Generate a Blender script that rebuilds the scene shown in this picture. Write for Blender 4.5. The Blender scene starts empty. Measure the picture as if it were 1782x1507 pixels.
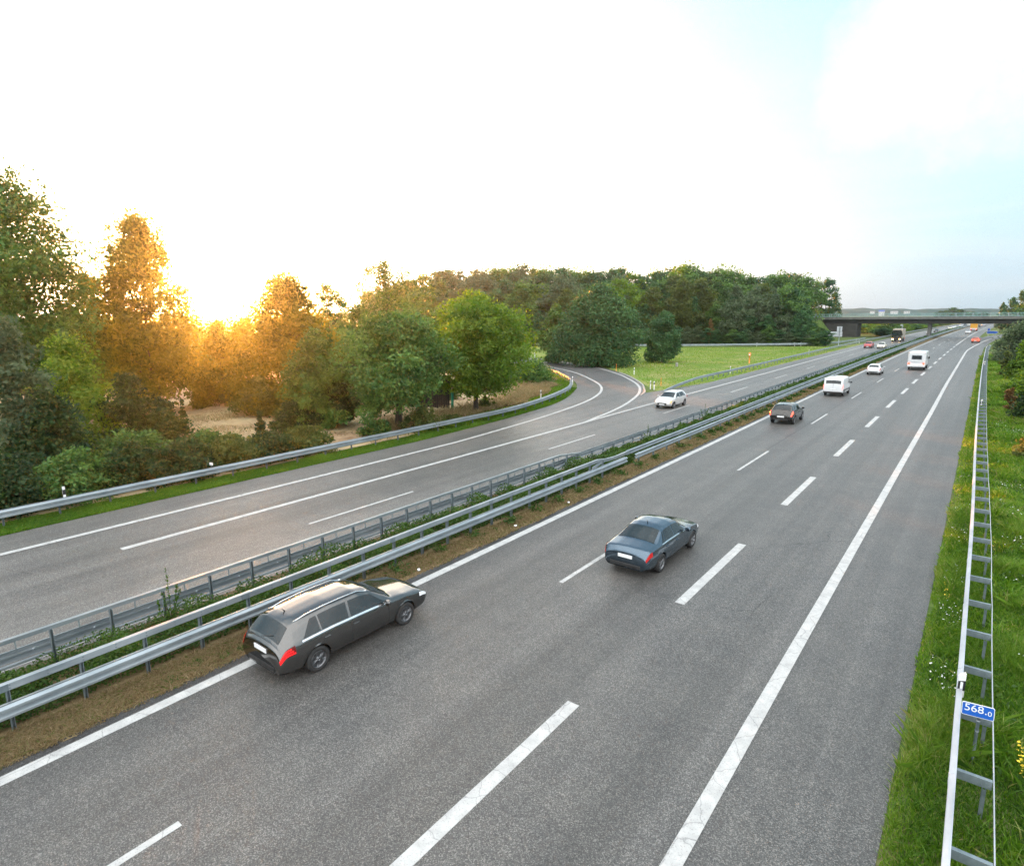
import bpy, math, random
import numpy as np
from mathutils import Matrix, Vector

# ------------------------------------------------------------------ camera, sky, sun, exposure
SC = bpy.context.scene
COL = SC.collection
R = math.radians
CAM = np.array([13.844, 0.0, 8.573])
FWD = np.array([-0.602771, 0.774942, -0.190083])
RGT = np.array([0.790384, 0.612544, -0.009126])
UPV = np.array([-0.109362, 0.15574, 0.981726])
cd = bpy.data.cameras.new('camera')
co = bpy.data.objects.new('camera', cd)
COL.objects.link(co)
cd.sensor_width = 36.0
cd.lens = 36.0 * 1050.0 / 1782.0
cd.clip_start, cd.clip_end = 0.1, 20000.0
co.matrix_world = Matrix(((RGT[0], UPV[0], -FWD[0], CAM[0]), (RGT[1], UPV[1], -FWD[1], CAM[1]),
                          (RGT[2], UPV[2], -FWD[2], CAM[2]), (0, 0, 0, 1)))
SC.camera = co
SUN_EL, SUN_AZ = 3.9, 62.7          # degrees above the horizon; degrees left of +Y
SKY_STRENGTH, SUN_STRENGTH, EXPOSURE = 0.10, 5.0, 2.85
SC.view_settings.view_transform = 'Standard'
SC.view_settings.look = 'None'
SC.view_settings.exposure = EXPOSURE
SC.view_settings.gamma = 1.0
SC.cycles.use_denoising = True
SC.cycles.denoising_prefilter = 'NONE'
SC.cycles.denoising_input_passes = 'RGB_ALBEDO_NORMAL'
SC.cycles.max_bounces = 8
SC.cycles.diffuse_bounces = 3
SC.cycles.glossy_bounces = 3
SC.cycles.transmission_bounces = 4
SC.cycles.volume_bounces = 0
SC.cycles.caustics_reflective = False
SC.cycles.caustics_refractive = False
SC.cycles.sample_clamp_indirect = 6.0

W = bpy.data.worlds.new('World')
SC.world = W
W.use_nodes = True
nt = W.node_tree
nt.nodes.clear()
N = lambda t, tree=nt: tree.nodes.new(t)
out, bg = N('ShaderNodeOutputWorld'), N('ShaderNodeBackground')
sky = N('ShaderNodeTexSky')
sky.sky_type = 'NISHITA'
sky.sun_disc = False
sky.sun_elevation = R(SUN_EL)
sky.sun_rotation = R(-SUN_AZ)
sky.altitude = 100.0
sky.air_density = 1.0
sky.dust_density = 1.2
sky.ozone_density = 1.5
# thin high cloud: a sheet of wisps above the place, lit to the sky's own mean colour
tc, sep = N('ShaderNodeTexCoord'), N('ShaderNodeSeparateXYZ')
nt.links.new(tc.outputs['Generated'], sep.inputs[0])
def wmath(op, a, b, clamp=False):
    m = N('ShaderNodeMath'); m.operation = op; m.use_clamp = clamp
    for i, v in enumerate((a, b)):
        if isinstance(v, (int, float)): m.inputs[i].default_value = v
        else: nt.links.new(v, m.inputs[i])
    return m.outputs[0]
zz = wmath('MAXIMUM', sep.outputs['Z'], 0.02)
zz = wmath('ADD', zz, 0.12)
cmb = N('ShaderNodeCombineXYZ')
nt.links.new(wmath('DIVIDE', sep.outputs['X'], zz), cmb.inputs[0])
nt.links.new(wmath('DIVIDE', sep.outputs['Y'], zz), cmb.inputs[1])
mp = N('ShaderNodeMapping'); mp.inputs['Rotation'].default_value = (0, 0, R(35)); mp.inputs['Scale'].default_value = (0.55, 1.3, 1)
mp.inputs['Location'].default_value = (0.3, 0.2, 0)
nt.links.new(cmb.outputs[0], mp.inputs[0])
nz = N('ShaderNodeTexNoise'); nz.inputs['Scale'].default_value = 0.9; nz.inputs['Detail'].default_value = 5; nz.inputs['Roughness'].default_value = 0.5; nz.inputs['Distortion'].default_value = 0.35
nt.links.new(mp.outputs[0], nz.inputs['Vector'])
rp = N('ShaderNodeValToRGB'); rp.color_ramp.elements[0].position = 0.42; rp.color_ramp.elements[1].position = 0.70
rp.color_ramp.elements[0].color = (0.0, 0.0, 0.0, 1); rp.color_ramp.elements[1].color = (0.35, 0.35, 0.35, 1)
nt.links.new(nz.outputs['Fac'], rp.inputs[0])
# one denser bank of cloud high on the right
dt = N('ShaderNodeVectorMath'); dt.operation = 'DOT_PRODUCT'
nt.links.new(tc.outputs['Generated'], dt.inputs[0]); dt.inputs[1].default_value = (-0.055, 0.937, 0.345)
n2 = N('ShaderNodeTexNoise'); n2.inputs['Scale'].default_value = 5.0; n2.inputs['Detail'].default_value = 6; n2.inputs['Roughness'].default_value = .6
nt.links.new(tc.outputs['Generated'], n2.inputs['Vector'])
bank = wmath('ADD', dt.outputs['Value'], wmath('MULTIPLY', wmath('SUBTRACT', n2.outputs['Fac'], 0.5), 0.045))
bank = wmath('MULTIPLY', wmath('SUBTRACT', bank, 0.984), 110.0, True)
cov = wmath('MAXIMUM', rp.outputs['Color'], wmath('MULTIPLY', bank, 0.75))
# the air close to the horizon is whitened by haze
hfac = wmath('POWER', 2.718, wmath('MULTIPLY', wmath('MAXIMUM', sep.outputs['Z'], 0.0), -7.0))
hs = N('ShaderNodeHueSaturation')
nt.links.new(wmath('SUBTRACT', 1.0, wmath('MULTIPLY', hfac, 0.72)), hs.inputs['Saturation'])
nt.links.new(sky.outputs[0], hs.inputs['Color'])
# and turns a cool grey away from the sun
ds = N('ShaderNodeVectorMath'); ds.operation = 'DOT_PRODUCT'
nt.links.new(tc.outputs['Generated'], ds.inputs[0]); ds.inputs[1].default_value = (-math.sin(R(SUN_AZ)), math.cos(R(SUN_AZ)), 0.05)
away = wmath('MULTIPLY', wmath('SUBTRACT', 0.93, ds.outputs['Value']), 2.2, True)
cool = N('ShaderNodeMixRGB'); cool.inputs[2].default_value = (1.12, 1.32, 1.42, 1)
nt.links.new(wmath('MULTIPLY', wmath('MULTIPLY', away, hfac), 0.85), cool.inputs[0])
nt.links.new(hs.outputs[0], cool.inputs[1])
blue = N('ShaderNodeMixRGB'); blue.inputs[2].default_value = (0.90, 1.36, 1.62, 1)
nt.links.new(wmath('MULTIPLY', away, 0.88), blue.inputs[0])
nt.links.new(cool.outputs[0], blue.inputs[1])
cool = blue
# wide bright aureole of the low sun in the thin cloud
au = wmath('POWER', wmath('MAXIMUM', ds.outputs['Value'], 0.0), 10.0)
aur = N('ShaderNodeMixRGB'); aur.blend_type = 'ADD'; aur.inputs[2].default_value = (3.6, 3.35, 2.8, 1)
nt.links.new(au, aur.inputs[0])
nt.links.new(cool.outputs[0], aur.inputs[1])
cool = aur
mix = N('ShaderNodeMixRGB')
mix.inputs[2].default_value = (1.62, 1.68, 1.70, 1)
nt.links.new(cov, mix.inputs[0])
nt.links.new(cool.outputs[0], mix.inputs[1])
# unseen bright cloud over and behind the viewer, added to light the road
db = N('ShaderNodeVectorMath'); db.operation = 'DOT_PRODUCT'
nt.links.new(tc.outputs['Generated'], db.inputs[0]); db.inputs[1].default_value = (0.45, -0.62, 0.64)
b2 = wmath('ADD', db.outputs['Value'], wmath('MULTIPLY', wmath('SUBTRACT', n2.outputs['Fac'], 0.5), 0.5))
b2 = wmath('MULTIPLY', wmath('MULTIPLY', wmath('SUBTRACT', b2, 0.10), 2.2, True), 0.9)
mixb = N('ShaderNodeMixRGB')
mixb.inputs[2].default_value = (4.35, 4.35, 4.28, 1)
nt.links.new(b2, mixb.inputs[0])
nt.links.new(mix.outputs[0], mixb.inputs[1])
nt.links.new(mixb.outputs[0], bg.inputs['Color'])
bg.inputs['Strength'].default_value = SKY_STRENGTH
nt.links.new(bg.outputs[0], out.inputs['Surface'])

sd = bpy.data.lights.new('sun', 'SUN')
so = bpy.data.objects.new('sun', sd)
COL.objects.link(so)
sd.energy = SUN_STRENGTH
sd.angle = R(0.5)
sd.color = (1.0, 0.30, 0.035)
SUND = Vector((-math.sin(R(SUN_AZ)) * math.cos(R(SUN_EL)), math.cos(R(SUN_AZ)) * math.cos(R(SUN_EL)), math.sin(R(SUN_EL))))
so.rotation_euler = SUND.to_track_quat('Z', 'Y').to_euler()
so.location = (-40, 40, 60)

# ------------------------------------------------------------------ small helpers
def ray(px, py):
    d = FWD * 1050.0 + RGT * (px - 891.0) - UPV * (py - 753.5)
    return d / np.linalg.norm(d)
def at(px, py, dist):
    "the point at a horizontal distance from the camera's foot along one line of sight (used to survey the place)"
    d = ray(px, py)
    return CAM + d * (dist / math.hypot(d[0], d[1]))
def cx(y):
    "the carriageways bend gently to the right from 90 m on"
    return 0.000055 * max(0.0, y - 90.0) ** 2

def tag(o, label=None, cat=None, group=None, kind=None):
    if label: o['label'] = label
    if cat: o['category'] = cat
    if group: o['group'] = group
    if kind: o['kind'] = kind
    return o
def empty(name, loc=(0, 0, 0), rz=0.0):
    o = bpy.data.objects.new(name, None)
    o.empty_display_size = 0.2
    COL.objects.link(o)
    o.location = loc
    o.rotation_euler = (0, 0, rz)
    return o
def copy_tree(o, parent=None, swap=None):
    c = o.copy()
    COL.objects.link(c)
    if parent is not None: c.parent = parent
    for ch in o.children:
        copy_tree(ch, c)
    return c

def raw_mesh(name, verts, loops, starts, mats, midx=None, smooth=False, attr=None):
    me = bpy.data.meshes.new(name)
    verts = np.asarray(verts, dtype=np.float32)
    loops = np.asarray(loops, dtype=np.int32)
    starts = np.asarray(starts, dtype=np.int32)
    me.vertices.add(len(verts)); me.vertices.foreach_set('co', verts.ravel())
    me.loops.add(len(loops)); me.loops.foreach_set('vertex_index', loops)
    me.polygons.add(len(starts)); me.polygons.foreach_set('loop_start', starts)
    if midx is not None: me.polygons.foreach_set('material_index', np.asarray(midx, dtype=np.int32))
    me.polygons.foreach_set('use_smooth', np.full(len(starts), smooth, dtype=bool))
    for m in mats: me.materials.append(m)
    if attr is not None:
        a = me.attributes.new('tint', 'FLOAT', 'POINT')
        a.data.foreach_set('value', np.asarray(attr, dtype=np.float32))
    me.update(calc_edges=True)
    return me
def link(name, me, parent=None):
    o = bpy.data.objects.new(name, me)
    COL.objects.link(o)
    if parent is not None: o.parent = parent
    return o

class MB:
    "collects shapes and links them as ONE mesh object"
    def __init__(self): self.v, self.f, self.s = [], [], []
    def add(self, vs, fs, smooth=False):
        b = len(self.v)
        self.v.extend([tuple(map(float, p)) for p in vs])
        self.f.extend([tuple(i + b for i in q) for q in fs])
        self.s.extend([smooth] * len(fs))
        return self
    def box(self, c, size, rz=0.0, bev=0.0, top=1.0):
        hx, hy, hz = size[0] / 2, size[1] / 2, size[2] / 2
        if bev <= 0:
            pts = [(-hx, -hy, -hz), (hx, -hy, -hz), (hx, hy, -hz), (-hx, hy, -hz)]
            pts += [(x * top, y * top, hz) for x, y, _ in pts]
            fs = [(3, 2, 1, 0), (4, 5, 6, 7), (0, 1, 5, 4), (1, 2, 6, 5), (2, 3, 7, 6), (3, 0, 4, 7)]
        else:
            b = min(bev, hx * .9, hy * .9, hz * .9)
            pts, fs = [], []
            def ring2(ix, iy, z):
                k = b * .3
                o = [(-ix + b, -iy), (ix - b, -iy), (ix - k, -iy + k), (ix, -iy + b), (ix, iy - b), (ix - k, iy - k), (ix - b, iy), (-ix + b, iy), (-ix + k, iy - k), (-ix, iy - b), (-ix, -iy + b), (-ix + k, -iy + k)]
                return [(x, y, z) for x, y in o]
            lv = [(hx - b, hy - b, -hz), (hx - b * .3, hy - b * .3, -hz + b * .3), (hx, hy, -hz + b), (hx, hy, hz - b), (hx - b * .3, hy - b * .3, hz - b * .3), (hx - b, hy - b, hz)]
            for ix, iy, z in lv: pts += ring2(max(ix, b * 1.01), max(iy, b * 1.01), z)
            n = 12
            for k in range(len(lv) - 1):
                for i in range(n):
                    j = (i + 1) % n
                    fs.append((k * n + i, k * n + j, (k + 1) * n + j, (k + 1) * n + i))
            fs.append(tuple(range(n - 1, -1, -1)))
            fs.append(tuple(range((len(lv) - 1) * n, len(lv) * n)))
        c_, s_ = math.cos(rz), math.sin(rz)
        pts = [(c[0] + x * c_ - y * s_, c[1] + x * s_ + y * c_, c[2] + z) for x, y, z in pts]
        return self.add(pts, fs)
    def tube(self, path, radii, n=8, caps=True, smooth=True):
        P = [np.array(p, float) for p in path]
        if isinstance(radii, (int, float)): radii = [radii] * len(P)
        vs, fs = [], []
        for i, p in enumerate(P):
            t = P[min(i + 1, len(P) - 1)] - P[max(i - 1, 0)]
            t = t / (np.linalg.norm(t) + 1e-9)
            a = np.array([0, 0, 1.0]) if abs(t[2]) < .9 else np.array([1.0, 0, 0])
            u = np.cross(t, a); u /= np.linalg.norm(u); w = np.cross(u, t)
            for k in range(n):
                an = 2 * math.pi * k / n
                vs.append(p + radii[i] * (math.cos(an) * u + math.sin(an) * w))
        for i in range(len(P) - 1):
            for k in range(n):
                j = (k + 1) % n
                fs.append((i * n + k, i * n + j, (i + 1) * n + j, (i + 1) * n + k))
        if caps:
            fs.append(tuple(range(n))); fs.append(tuple(range((len(P) - 1) * n, len(P) * n))[::-1])
        return self.add(vs, fs, smooth)
    def sweep(self, path, prof, closed=True, side=1.0, smooth=False, caps=True):
        "profile (lateral, up) swept along a path; lateral is to the right of travel times side"
        P = [np.array(p, float) for p in path]
        n = len(prof)
        vs, fs = [], []
        for i, p in enumerate(P):
            t = P[min(i + 1, len(P) - 1)] - P[max(i - 1, 0)]
            l = math.hypot(t[0], t[1]) + 1e-9
            rx, ry = t[1] / l * side, -t[0] / l * side
            for u, z in prof: vs.append((p[0] + rx * u, p[1] + ry * u, p[2] + z))
        m = n if closed else n - 1
        for i in range(len(P) - 1):
            for k in range(m):
                j = (k + 1) % n
                fs.append((i * n + k, i * n + j, (i + 1) * n + j, (i + 1) * n + k))
        if closed and caps:
            fs.append(tuple(range(n))); fs.append(tuple(range((len(P) - 1) * n, len(P) * n))[::-1])
        return self.add(vs, fs, smooth)
    def prism(self, poly, z0, z1):
        n = len(poly)
        vs = [(x, y, z0) for x, y in poly] + [(x, y, z1) for x, y in poly]
        fs = [tuple(range(n))[::-1], tuple(range(n, 2 * n))] + [(i, (i + 1) % n, n + (i + 1) % n, n + i) for i in range(n)]
        return self.add(vs, fs)
    def xf(self, M):
        self.v = [tuple(M @ Vector(p)) for p in self.v]
        return self
    def build(self, name, mats, parent=None, loc=None):
        me = bpy.data.meshes.new(name)
        me.from_pydata(self.v, [], self.f)
        for m in (mats if isinstance(mats, (list, tuple)) else [mats]): me.materials.append(m)
        me.polygons.foreach_set('use_smooth', self.s)
        me.update()
        o = link(name, me, parent)
        if loc is not None: o.location = loc
        return o

# ------------------------------------------------------------------ materials
def new_mat(name):
    m = bpy.data.materials.new(name)
    m.use_nodes = True
    t = m.node_tree
    b = t.nodes['Principled BSDF']
    return m, t, b
def noise_col(t, c0, c1, scale, detail=4, coord='Object', stretch=None, lo=0.35, hi=0.65, rough=0.6):
    tc = t.nodes.new('ShaderNodeTexCoord')
    v = tc.outputs[coord]
    if stretch:
        mp = t.nodes.new('ShaderNodeMapping'); mp.inputs['Scale'].default_value = stretch
        t.links.new(v, mp.inputs[0]); v = mp.outputs[0]
    nz = t.nodes.new('ShaderNodeTexNoise')
    nz.inputs['Scale'].default_value = scale; nz.inputs['Detail'].default_value = detail; nz.inputs['Roughness'].default_value = rough
    t.links.new(v, nz.inputs['Vector'])
    r = t.nodes.new('ShaderNodeValToRGB')
    r.color_ramp.elements[0].position, r.color_ramp.elements[1].position = lo, hi
    r.color_ramp.elements[0].color, r.color_ramp.elements[1].color = (*c0, 1), (*c1, 1)
    t.links.new(nz.outputs['Fac'], r.inputs[0])
    return r.outputs['Color'], nz.outputs['Fac'], v
def mix_rgb(t, a, b, fac, mode='MIX'):
    m = t.nodes.new('ShaderNodeMixRGB'); m.blend_type = mode
    for i, v in ((0, fac), (1, a), (2, b)):
        if isinstance(v, (int, float)): m.inputs[i].default_value = v
        elif isinstance(v, tuple): m.inputs[i].default_value = (*v, 1)
        else: t.links.new(v, m.inputs[i])
    return m.outputs[0]
def mat_noise(name, c0, c1, scale=3.0, rough=0.6, metal=0.0, detail=4, stretch=None, bump=0.0, bscale=40.0, spec=0.5, lo=.35, hi=.65):
    m, t, b = new_mat(name)
    c, f, v = noise_col(t, c0, c1, scale, detail, stretch=stretch, lo=lo, hi=hi)
    t.links.new(c, b.inputs['Base Color'])
    b.inputs['Roughness'].default_value = rough
    b.inputs['Metallic'].default_value = metal
    b.inputs['Specular IOR Level'].default_value = spec
    if bump:
        nz = t.nodes.new('ShaderNodeTexNoise'); nz.inputs['Scale'].default_value = bscale; nz.inputs['Detail'].default_value = 3
        t.links.new(v, nz.inputs['Vector'])
        bp = t.nodes.new('ShaderNodeBump'); bp.inputs['Strength'].default_value = bump; bp.inputs['Distance'].default_value = 0.02
        t.links.new(nz.outputs['Fac'], bp.inputs['Height']); t.links.new(bp.outputs[0], b.inputs['Normal'])
    return m
def mat_emit(name, col, strength, base=(0.5, 0.5, 0.5)):
    m, t, b = new_mat(name)
    c, f, v = noise_col(t, tuple(x * .9 for x in base), base, 8.0)
    t.links.new(c, b.inputs['Base Color'])
    b.inputs['Emission Color'].default_value = (*col, 1)
    b.inputs['Emission Strength'].default_value = strength
    b.inputs['Roughness'].default_value = 0.2
    return m
def mat_paint(name, col, metal=0.0, rough=0.28):
    m, t, b = new_mat(name)
    c, f, v = noise_col(t, tuple(x * .93 for x in col), col, 2.5)
    t.links.new(c, b.inputs['Base Color'])
    b.inputs['Metallic'].default_value = metal
    b.inputs['Roughness'].default_value = rough
    b.inputs['Coat Weight'].default_value = 0.8
    b.inputs['Coat Roughness'].default_value = 0.06
    return m
LEAF_GAIN = 1.3
def mat_leaf(name, cols, transl=0.45, rough=0.55):
    "leaf colour runs with a per-leaf tint; light passes through the blade"
    m, t, b = new_mat(name)
    at_ = t.nodes.new('ShaderNodeAttribute'); at_.attribute_name = 'tint'
    r = t.nodes.new('ShaderNodeValToRGB')
    els = r.color_ramp.elements
    while len(els) < len(cols): els.new(0.5)
    for i, c in enumerate([tuple(min(.6, q * LEAF_GAIN) for q in c_) for c_ in cols]):
        els[i].position = i / (len(cols) - 1); els[i].color = (*c, 1)
    t.links.new(at_.outputs['Fac'], r.inputs[0])
    t.links.new(r.outputs[0], b.inputs['Base Color'])
    b.inputs['Roughness'].default_value = rough
    b.inputs['Specular IOR Level'].default_value = 0.3
    tr = t.nodes.new('ShaderNodeBsdfTranslucent')
    h = t.nodes.new('ShaderNodeHueSaturation'); h.inputs['Saturation'].default_value = 1.2; h.inputs['Value'].default_value = 1.55; h.inputs['Hue'].default_value = 0.495
    t.links.new(r.outputs[0], h.inputs['Color']); t.links.new(h.outputs[0], tr.inputs['Color'])
    mx = t.nodes.new('ShaderNodeMixShader'); mx.inputs[0].default_value = transl
    t.links.new(b.outputs[0], mx.inputs[1]); t.links.new(tr.outputs[0], mx.inputs[2])
    t.links.new(mx.outputs[0], t.nodes['Material Output'].inputs['Surface'])
    return m

def mat_asphalt(name, c0, c1, track=0.22, grain=1.0):
    m, t, b = new_mat(name)
    tc = t.nodes.new('ShaderNodeTexCoord'); v = tc.outputs['Object']
    # grain of the stones
    vo = t.nodes.new('ShaderNodeTexVoronoi'); vo.inputs['Scale'].default_value = 58.0
    t.links.new(v, vo.inputs['Vector'])
    hs = t.nodes.new('ShaderNodeSeparateColor'); t.links.new(vo.outputs['Color'], hs.inputs[0])
    rg = t.nodes.new('ShaderNodeValToRGB')
    e = rg.color_ramp.elements
    e[0].position, e[0].color = 0.0, (0.28, 0.28, 0.285, 1)
    e[1].position, e[1].color = 1.0, (2.3, 2.28, 2.24, 1)
    k = e.new(0.7); k.color = (1.0, 1.0, 1.0, 1)
    t.links.new(hs.outputs[0], rg.inputs[0])
    # broad wear and wheel tracks drawn out along the road
    big, f1, _ = noise_col(t, c0, c1, 0.35, 5, stretch=(1.0, 0.06, 1.0), lo=.3, hi=.7)
    st, f2, _ = noise_col(t, (1 - track,) * 3, (1 + track * .35,) * 3, 1.1, 3, stretch=(1.0, 0.012, 1.0), lo=.35, hi=.6)
    blot, f3, _ = noise_col(t, (0.86, .86, .87), (1.08, 1.07, 1.05), 0.8, 6, lo=.35, hi=.68)
    c = mix_rgb(t, big, st, 1.0, 'MULTIPLY')
    c = mix_rgb(t, c, blot, 1.0, 'MULTIPLY')
    c = mix_rgb(t, c, rg.outputs[0], 0.85 * grain, 'MULTIPLY')
    # hairline cracks
    ns = t.nodes.new('ShaderNodeTexNoise'); ns.inputs['Scale'].default_value = 1.6; ns.inputs['Detail'].default_value = 6
    t.links.new(v, ns.inputs['Vector'])
    ad = t.nodes.new('ShaderNodeMixRGB'); ad.blend_type = 'ADD'; ad.inputs[0].default_value = 0.55
    t.links.new(v, ad.inputs[1]); t.links.new(ns.outputs['Color'], ad.inputs[2])
    vc = t.nodes.new('ShaderNodeTexVoronoi'); vc.feature = 'DISTANCE_TO_EDGE'; vc.inputs['Scale'].default_value = 0.21
    t.links.new(ad.outputs[0], vc.inputs['Vector'])
    rc = t.nodes.new('ShaderNodeValToRGB'); rc.color_ramp.elements[0].position = 0.0; rc.color_ramp.elements[1].position = 0.0035
    rc.color_ramp.elements[0].color = (0.35, 0.35, 0.35, 1); rc.color_ramp.elements[1].color = (1, 1, 1, 1)
    t.links.new(vc.outputs['Distance'], rc.inputs[0])
    gate, _, _ = noise_col(t, (0, 0, 0), (1, 1, 1), 0.13, 2, lo=.56, hi=.62)
    c = mix_rgb(t, c, mix_rgb(t, (1.0, 1.0, 1.0), rc.outputs[0], gate), 1.0, 'MULTIPLY')
    t.links.new(c, b.inputs['Base Color'])
    b.inputs['Roughness'].default_value = 0.46
    b.inputs['Specular IOR Level'].default_value = 0.5
    bp = t.nodes.new('ShaderNodeBump'); bp.inputs['Strength'].default_value = 0.5; bp.inputs['Distance'].default_value = 0.008
    t.links.new(vo.outputs['Distance'], bp.inputs['Height']); t.links.new(bp.outputs[0], b.inputs['Normal'])
    return m
def mat_marking(name, base=0.48):
    m, t, b = new_mat(name)
    c, f, v = noise_col(t, (base * .72,) * 3, (base, base, base * .985), 3.0, 8, lo=.3, hi=.62)
    vo = t.nodes.new('ShaderNodeTexVoronoi'); vo.inputs['Scale'].default_value = 60.0
    t.links.new(v, vo.inputs['Vector'])
    hs = t.nodes.new('ShaderNodeSeparateColor'); t.links.new(vo.outputs['Color'], hs.inputs[0])
    r = t.nodes.new('ShaderNodeValToRGB'); r.color_ramp.elements[0].position = 0.0; r.color_ramp.elements[1].position = .18
    r.color_ramp.elements[0].color = (.62, .62, .62, 1)
    t.links.new(hs.outputs[0], r.inputs[0])
    ns = t.nodes.new('ShaderNodeTexNoise'); ns.inputs['Scale'].default_value = 6.0; ns.inputs['Detail'].default_value = 5
    t.links.new(v, ns.inputs['Vector'])
    ad = t.nodes.new('ShaderNodeMixRGB'); ad.blend_type = 'ADD'; ad.inputs[0].default_value = 0.12
    t.links.new(v, ad.inputs[1]); t.links.new(ns.outputs['Color'], ad.inputs[2])
    vc = t.nodes.new('ShaderNodeTexVoronoi'); vc.feature = 'DISTANCE_TO_EDGE'; vc.inputs['Scale'].default_value = 1.1
    t.links.new(ad.outputs[0], vc.inputs['Vector'])
    rc = t.nodes.new('ShaderNodeValToRGB'); rc.color_ramp.elements[0].position = 0.002; rc.color_ramp.elements[1].position = 0.012
    rc.color_ramp.elements[0].color = (0.45, 0.45, 0.45, 1); rc.color_ramp.elements[1].color = (1, 1, 1, 1)
    t.links.new(vc.outputs['Distance'], rc.inputs[0])
    c = mix_rgb(t, c, r.outputs[0], .8, 'MULTIPLY')
    c = mix_rgb(t, c, rc.outputs[0], .7, 'MULTIPLY')
    t.links.new(c, b.inputs['Base Color'])
    b.inputs['Roughness'].default_value = 0.55
    return m

M = {}
M['asphalt'] = mat_asphalt('asphalt', (0.085, 0.083, 0.080), (0.120, 0.116, 0.111))
M['asphalt_left'] = mat_asphalt('asphalt_left', (0.108, 0.105, 0.101), (0.146, 0.141, 0.135))
M['asphalt_new'] = mat_asphalt('asphalt_dark_patch', (0.095, 0.096, 0.100), (0.118, 0.118, 0.121), 0.1)
M['tar'] = mat_noise('tar_joint', (0.02, .02, .02), (.035, .035, .035), 6, .5)
M['marking'] = mat_marking('road_paint')
M['kerb'] = mat_noise('kerb_stone', (.24, .235, .22), (.34, .33, .31), 5, .8)
M['steel'] = mat_noise('galvanised_steel', (.20, .245, .275), (.40, .445, .48), 2.6, .42, .6, stretch=(1, .3, 1), detail=9, lo=.3, hi=.7)
M['steel_bright'] = mat_noise('zinc_coated_steel', (.36, .38, .42), (.56, .58, .63), 2.6, .45, .45, stretch=(1, .3, 1), detail=9, lo=.3, hi=.7)
M['steel_post'] = mat_noise('weathered_steel', (.13, .17, .19), (.24, .285, .31), 3.0, .5, .5, detail=6)
M['white'] = mat_noise('white_plastic', (.72, .72, .72), (.82, .82, .82), 6, .45)
M['black'] = mat_noise('black_plastic', (.012, .012, .013), (.022, .022, .024), 6, .45)
M['reflector'] = mat_noise('reflector_white', (.75, .78, .80), (.86, .88, .9), 12, .15)
M['orange'] = mat_noise('orange_paint', (.72, .22, .04), (.85, .30, .06), 6, .5)
M['sign_blue'] = mat_noise('sign_blue', (.014, .10, .46), (.018, .12, .52), 3, .35)
M['sign_white'] = mat_noise('sign_white', (.76, .77, .79), (.85, .86, .87), 4, .4)
M['sign_back'] = mat_noise('sign_back_grey', (.34, .37, .41), (.44, .47, .51), 3, .5, .3)
M['concrete'] = mat_noise('bridge_concrete', (.10, .105, .10), (.16, .16, .15), .9, .85, detail=8, bump=.2)
M['concrete_shaded'] = mat_noise('shaded_concrete', (.030, .029, .027), (.055, .052, .048), .5, .85, detail=8, stretch=(1, 1, 3))  # under-bridge shade put into a darker concrete colour for girder and abutments
M['rail_green'] = mat_noise('bridge_rail_paint', (.22, .42, .42), (.30, .52, .52), 2, .5)
# ------------------------------------------------------------------ the ground and the roads
def strip(xs_l, xs_r, ys, z, bend=True):
    mb = MB()
    vs, fs = [], []
    for i, y in enumerate(ys):
        k = cx(y) if bend else 0
        a, b_ = xs_l(y) + k, xs_r(y) + k
        n = 6
        for j in range(n + 1): vs.append((a + (b_ - a) * j / n, y, z))
    n = 7
    for i in range(len(ys) - 1):
        for j in range(6): fs.append((i * n + j, i * n + j + 1, (i + 1) * n + j + 1, (i + 1) * n + j))
    return mb.add(vs, fs)
def path_strip(L, Rr, z):
    mb = MB()
    vs = []
    for a, b_ in zip(L, Rr): vs += [(a[0], a[1], z), (b_[0], b_[1], z)]
    return mb.add(vs, [(2 * i, 2 * i + 1, 2 * i + 3, 2 * i + 2) for i in range(len(L) - 1)])
def smooth_path(P, n=8):
    P = [np.array(p, float) for p in P]
    o = []
    for i in range(len(P) - 1):
        p0, p1, p2, p3 = P[max(i - 1, 0)], P[i], P[i + 1], P[min(i + 2, len(P) - 1)]
        for k in range(n):
            t = k / n
            o.append(.5 * ((2 * p1) + (-p0 + p2) * t + (2 * p0 - 5 * p1 + 4 * p2 - p3) * t * t + (-p0 + 3 * p1 - 3 * p2 + p3) * t ** 3))
    o.append(P[-1])
    return o
def offset_path(P, d):
    o = []
    for i, p in enumerate(P):
        t = P[min(i + 1, len(P) - 1)] - P[max(i - 1, 0)]
        l = math.hypot(t[0], t[1])
        o.append(np.array([p[0] + t[1] / l * d, p[1] - t[0] / l * d]))
    return o
def resample(P, step):
    P = [np.array(p, float) for p in P]
    o, acc = [P[0]], 0.0
    for a, b_ in zip(P[:-1], P[1:]):
        l = np.linalg.norm(b_ - a)
        while acc + l >= step:
            f = (step - acc) / l
            a = a + (b_ - a) * f
            o.append(a); l = np.linalg.norm(b_ - a); acc = 0.0
        acc += l
    return o

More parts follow.
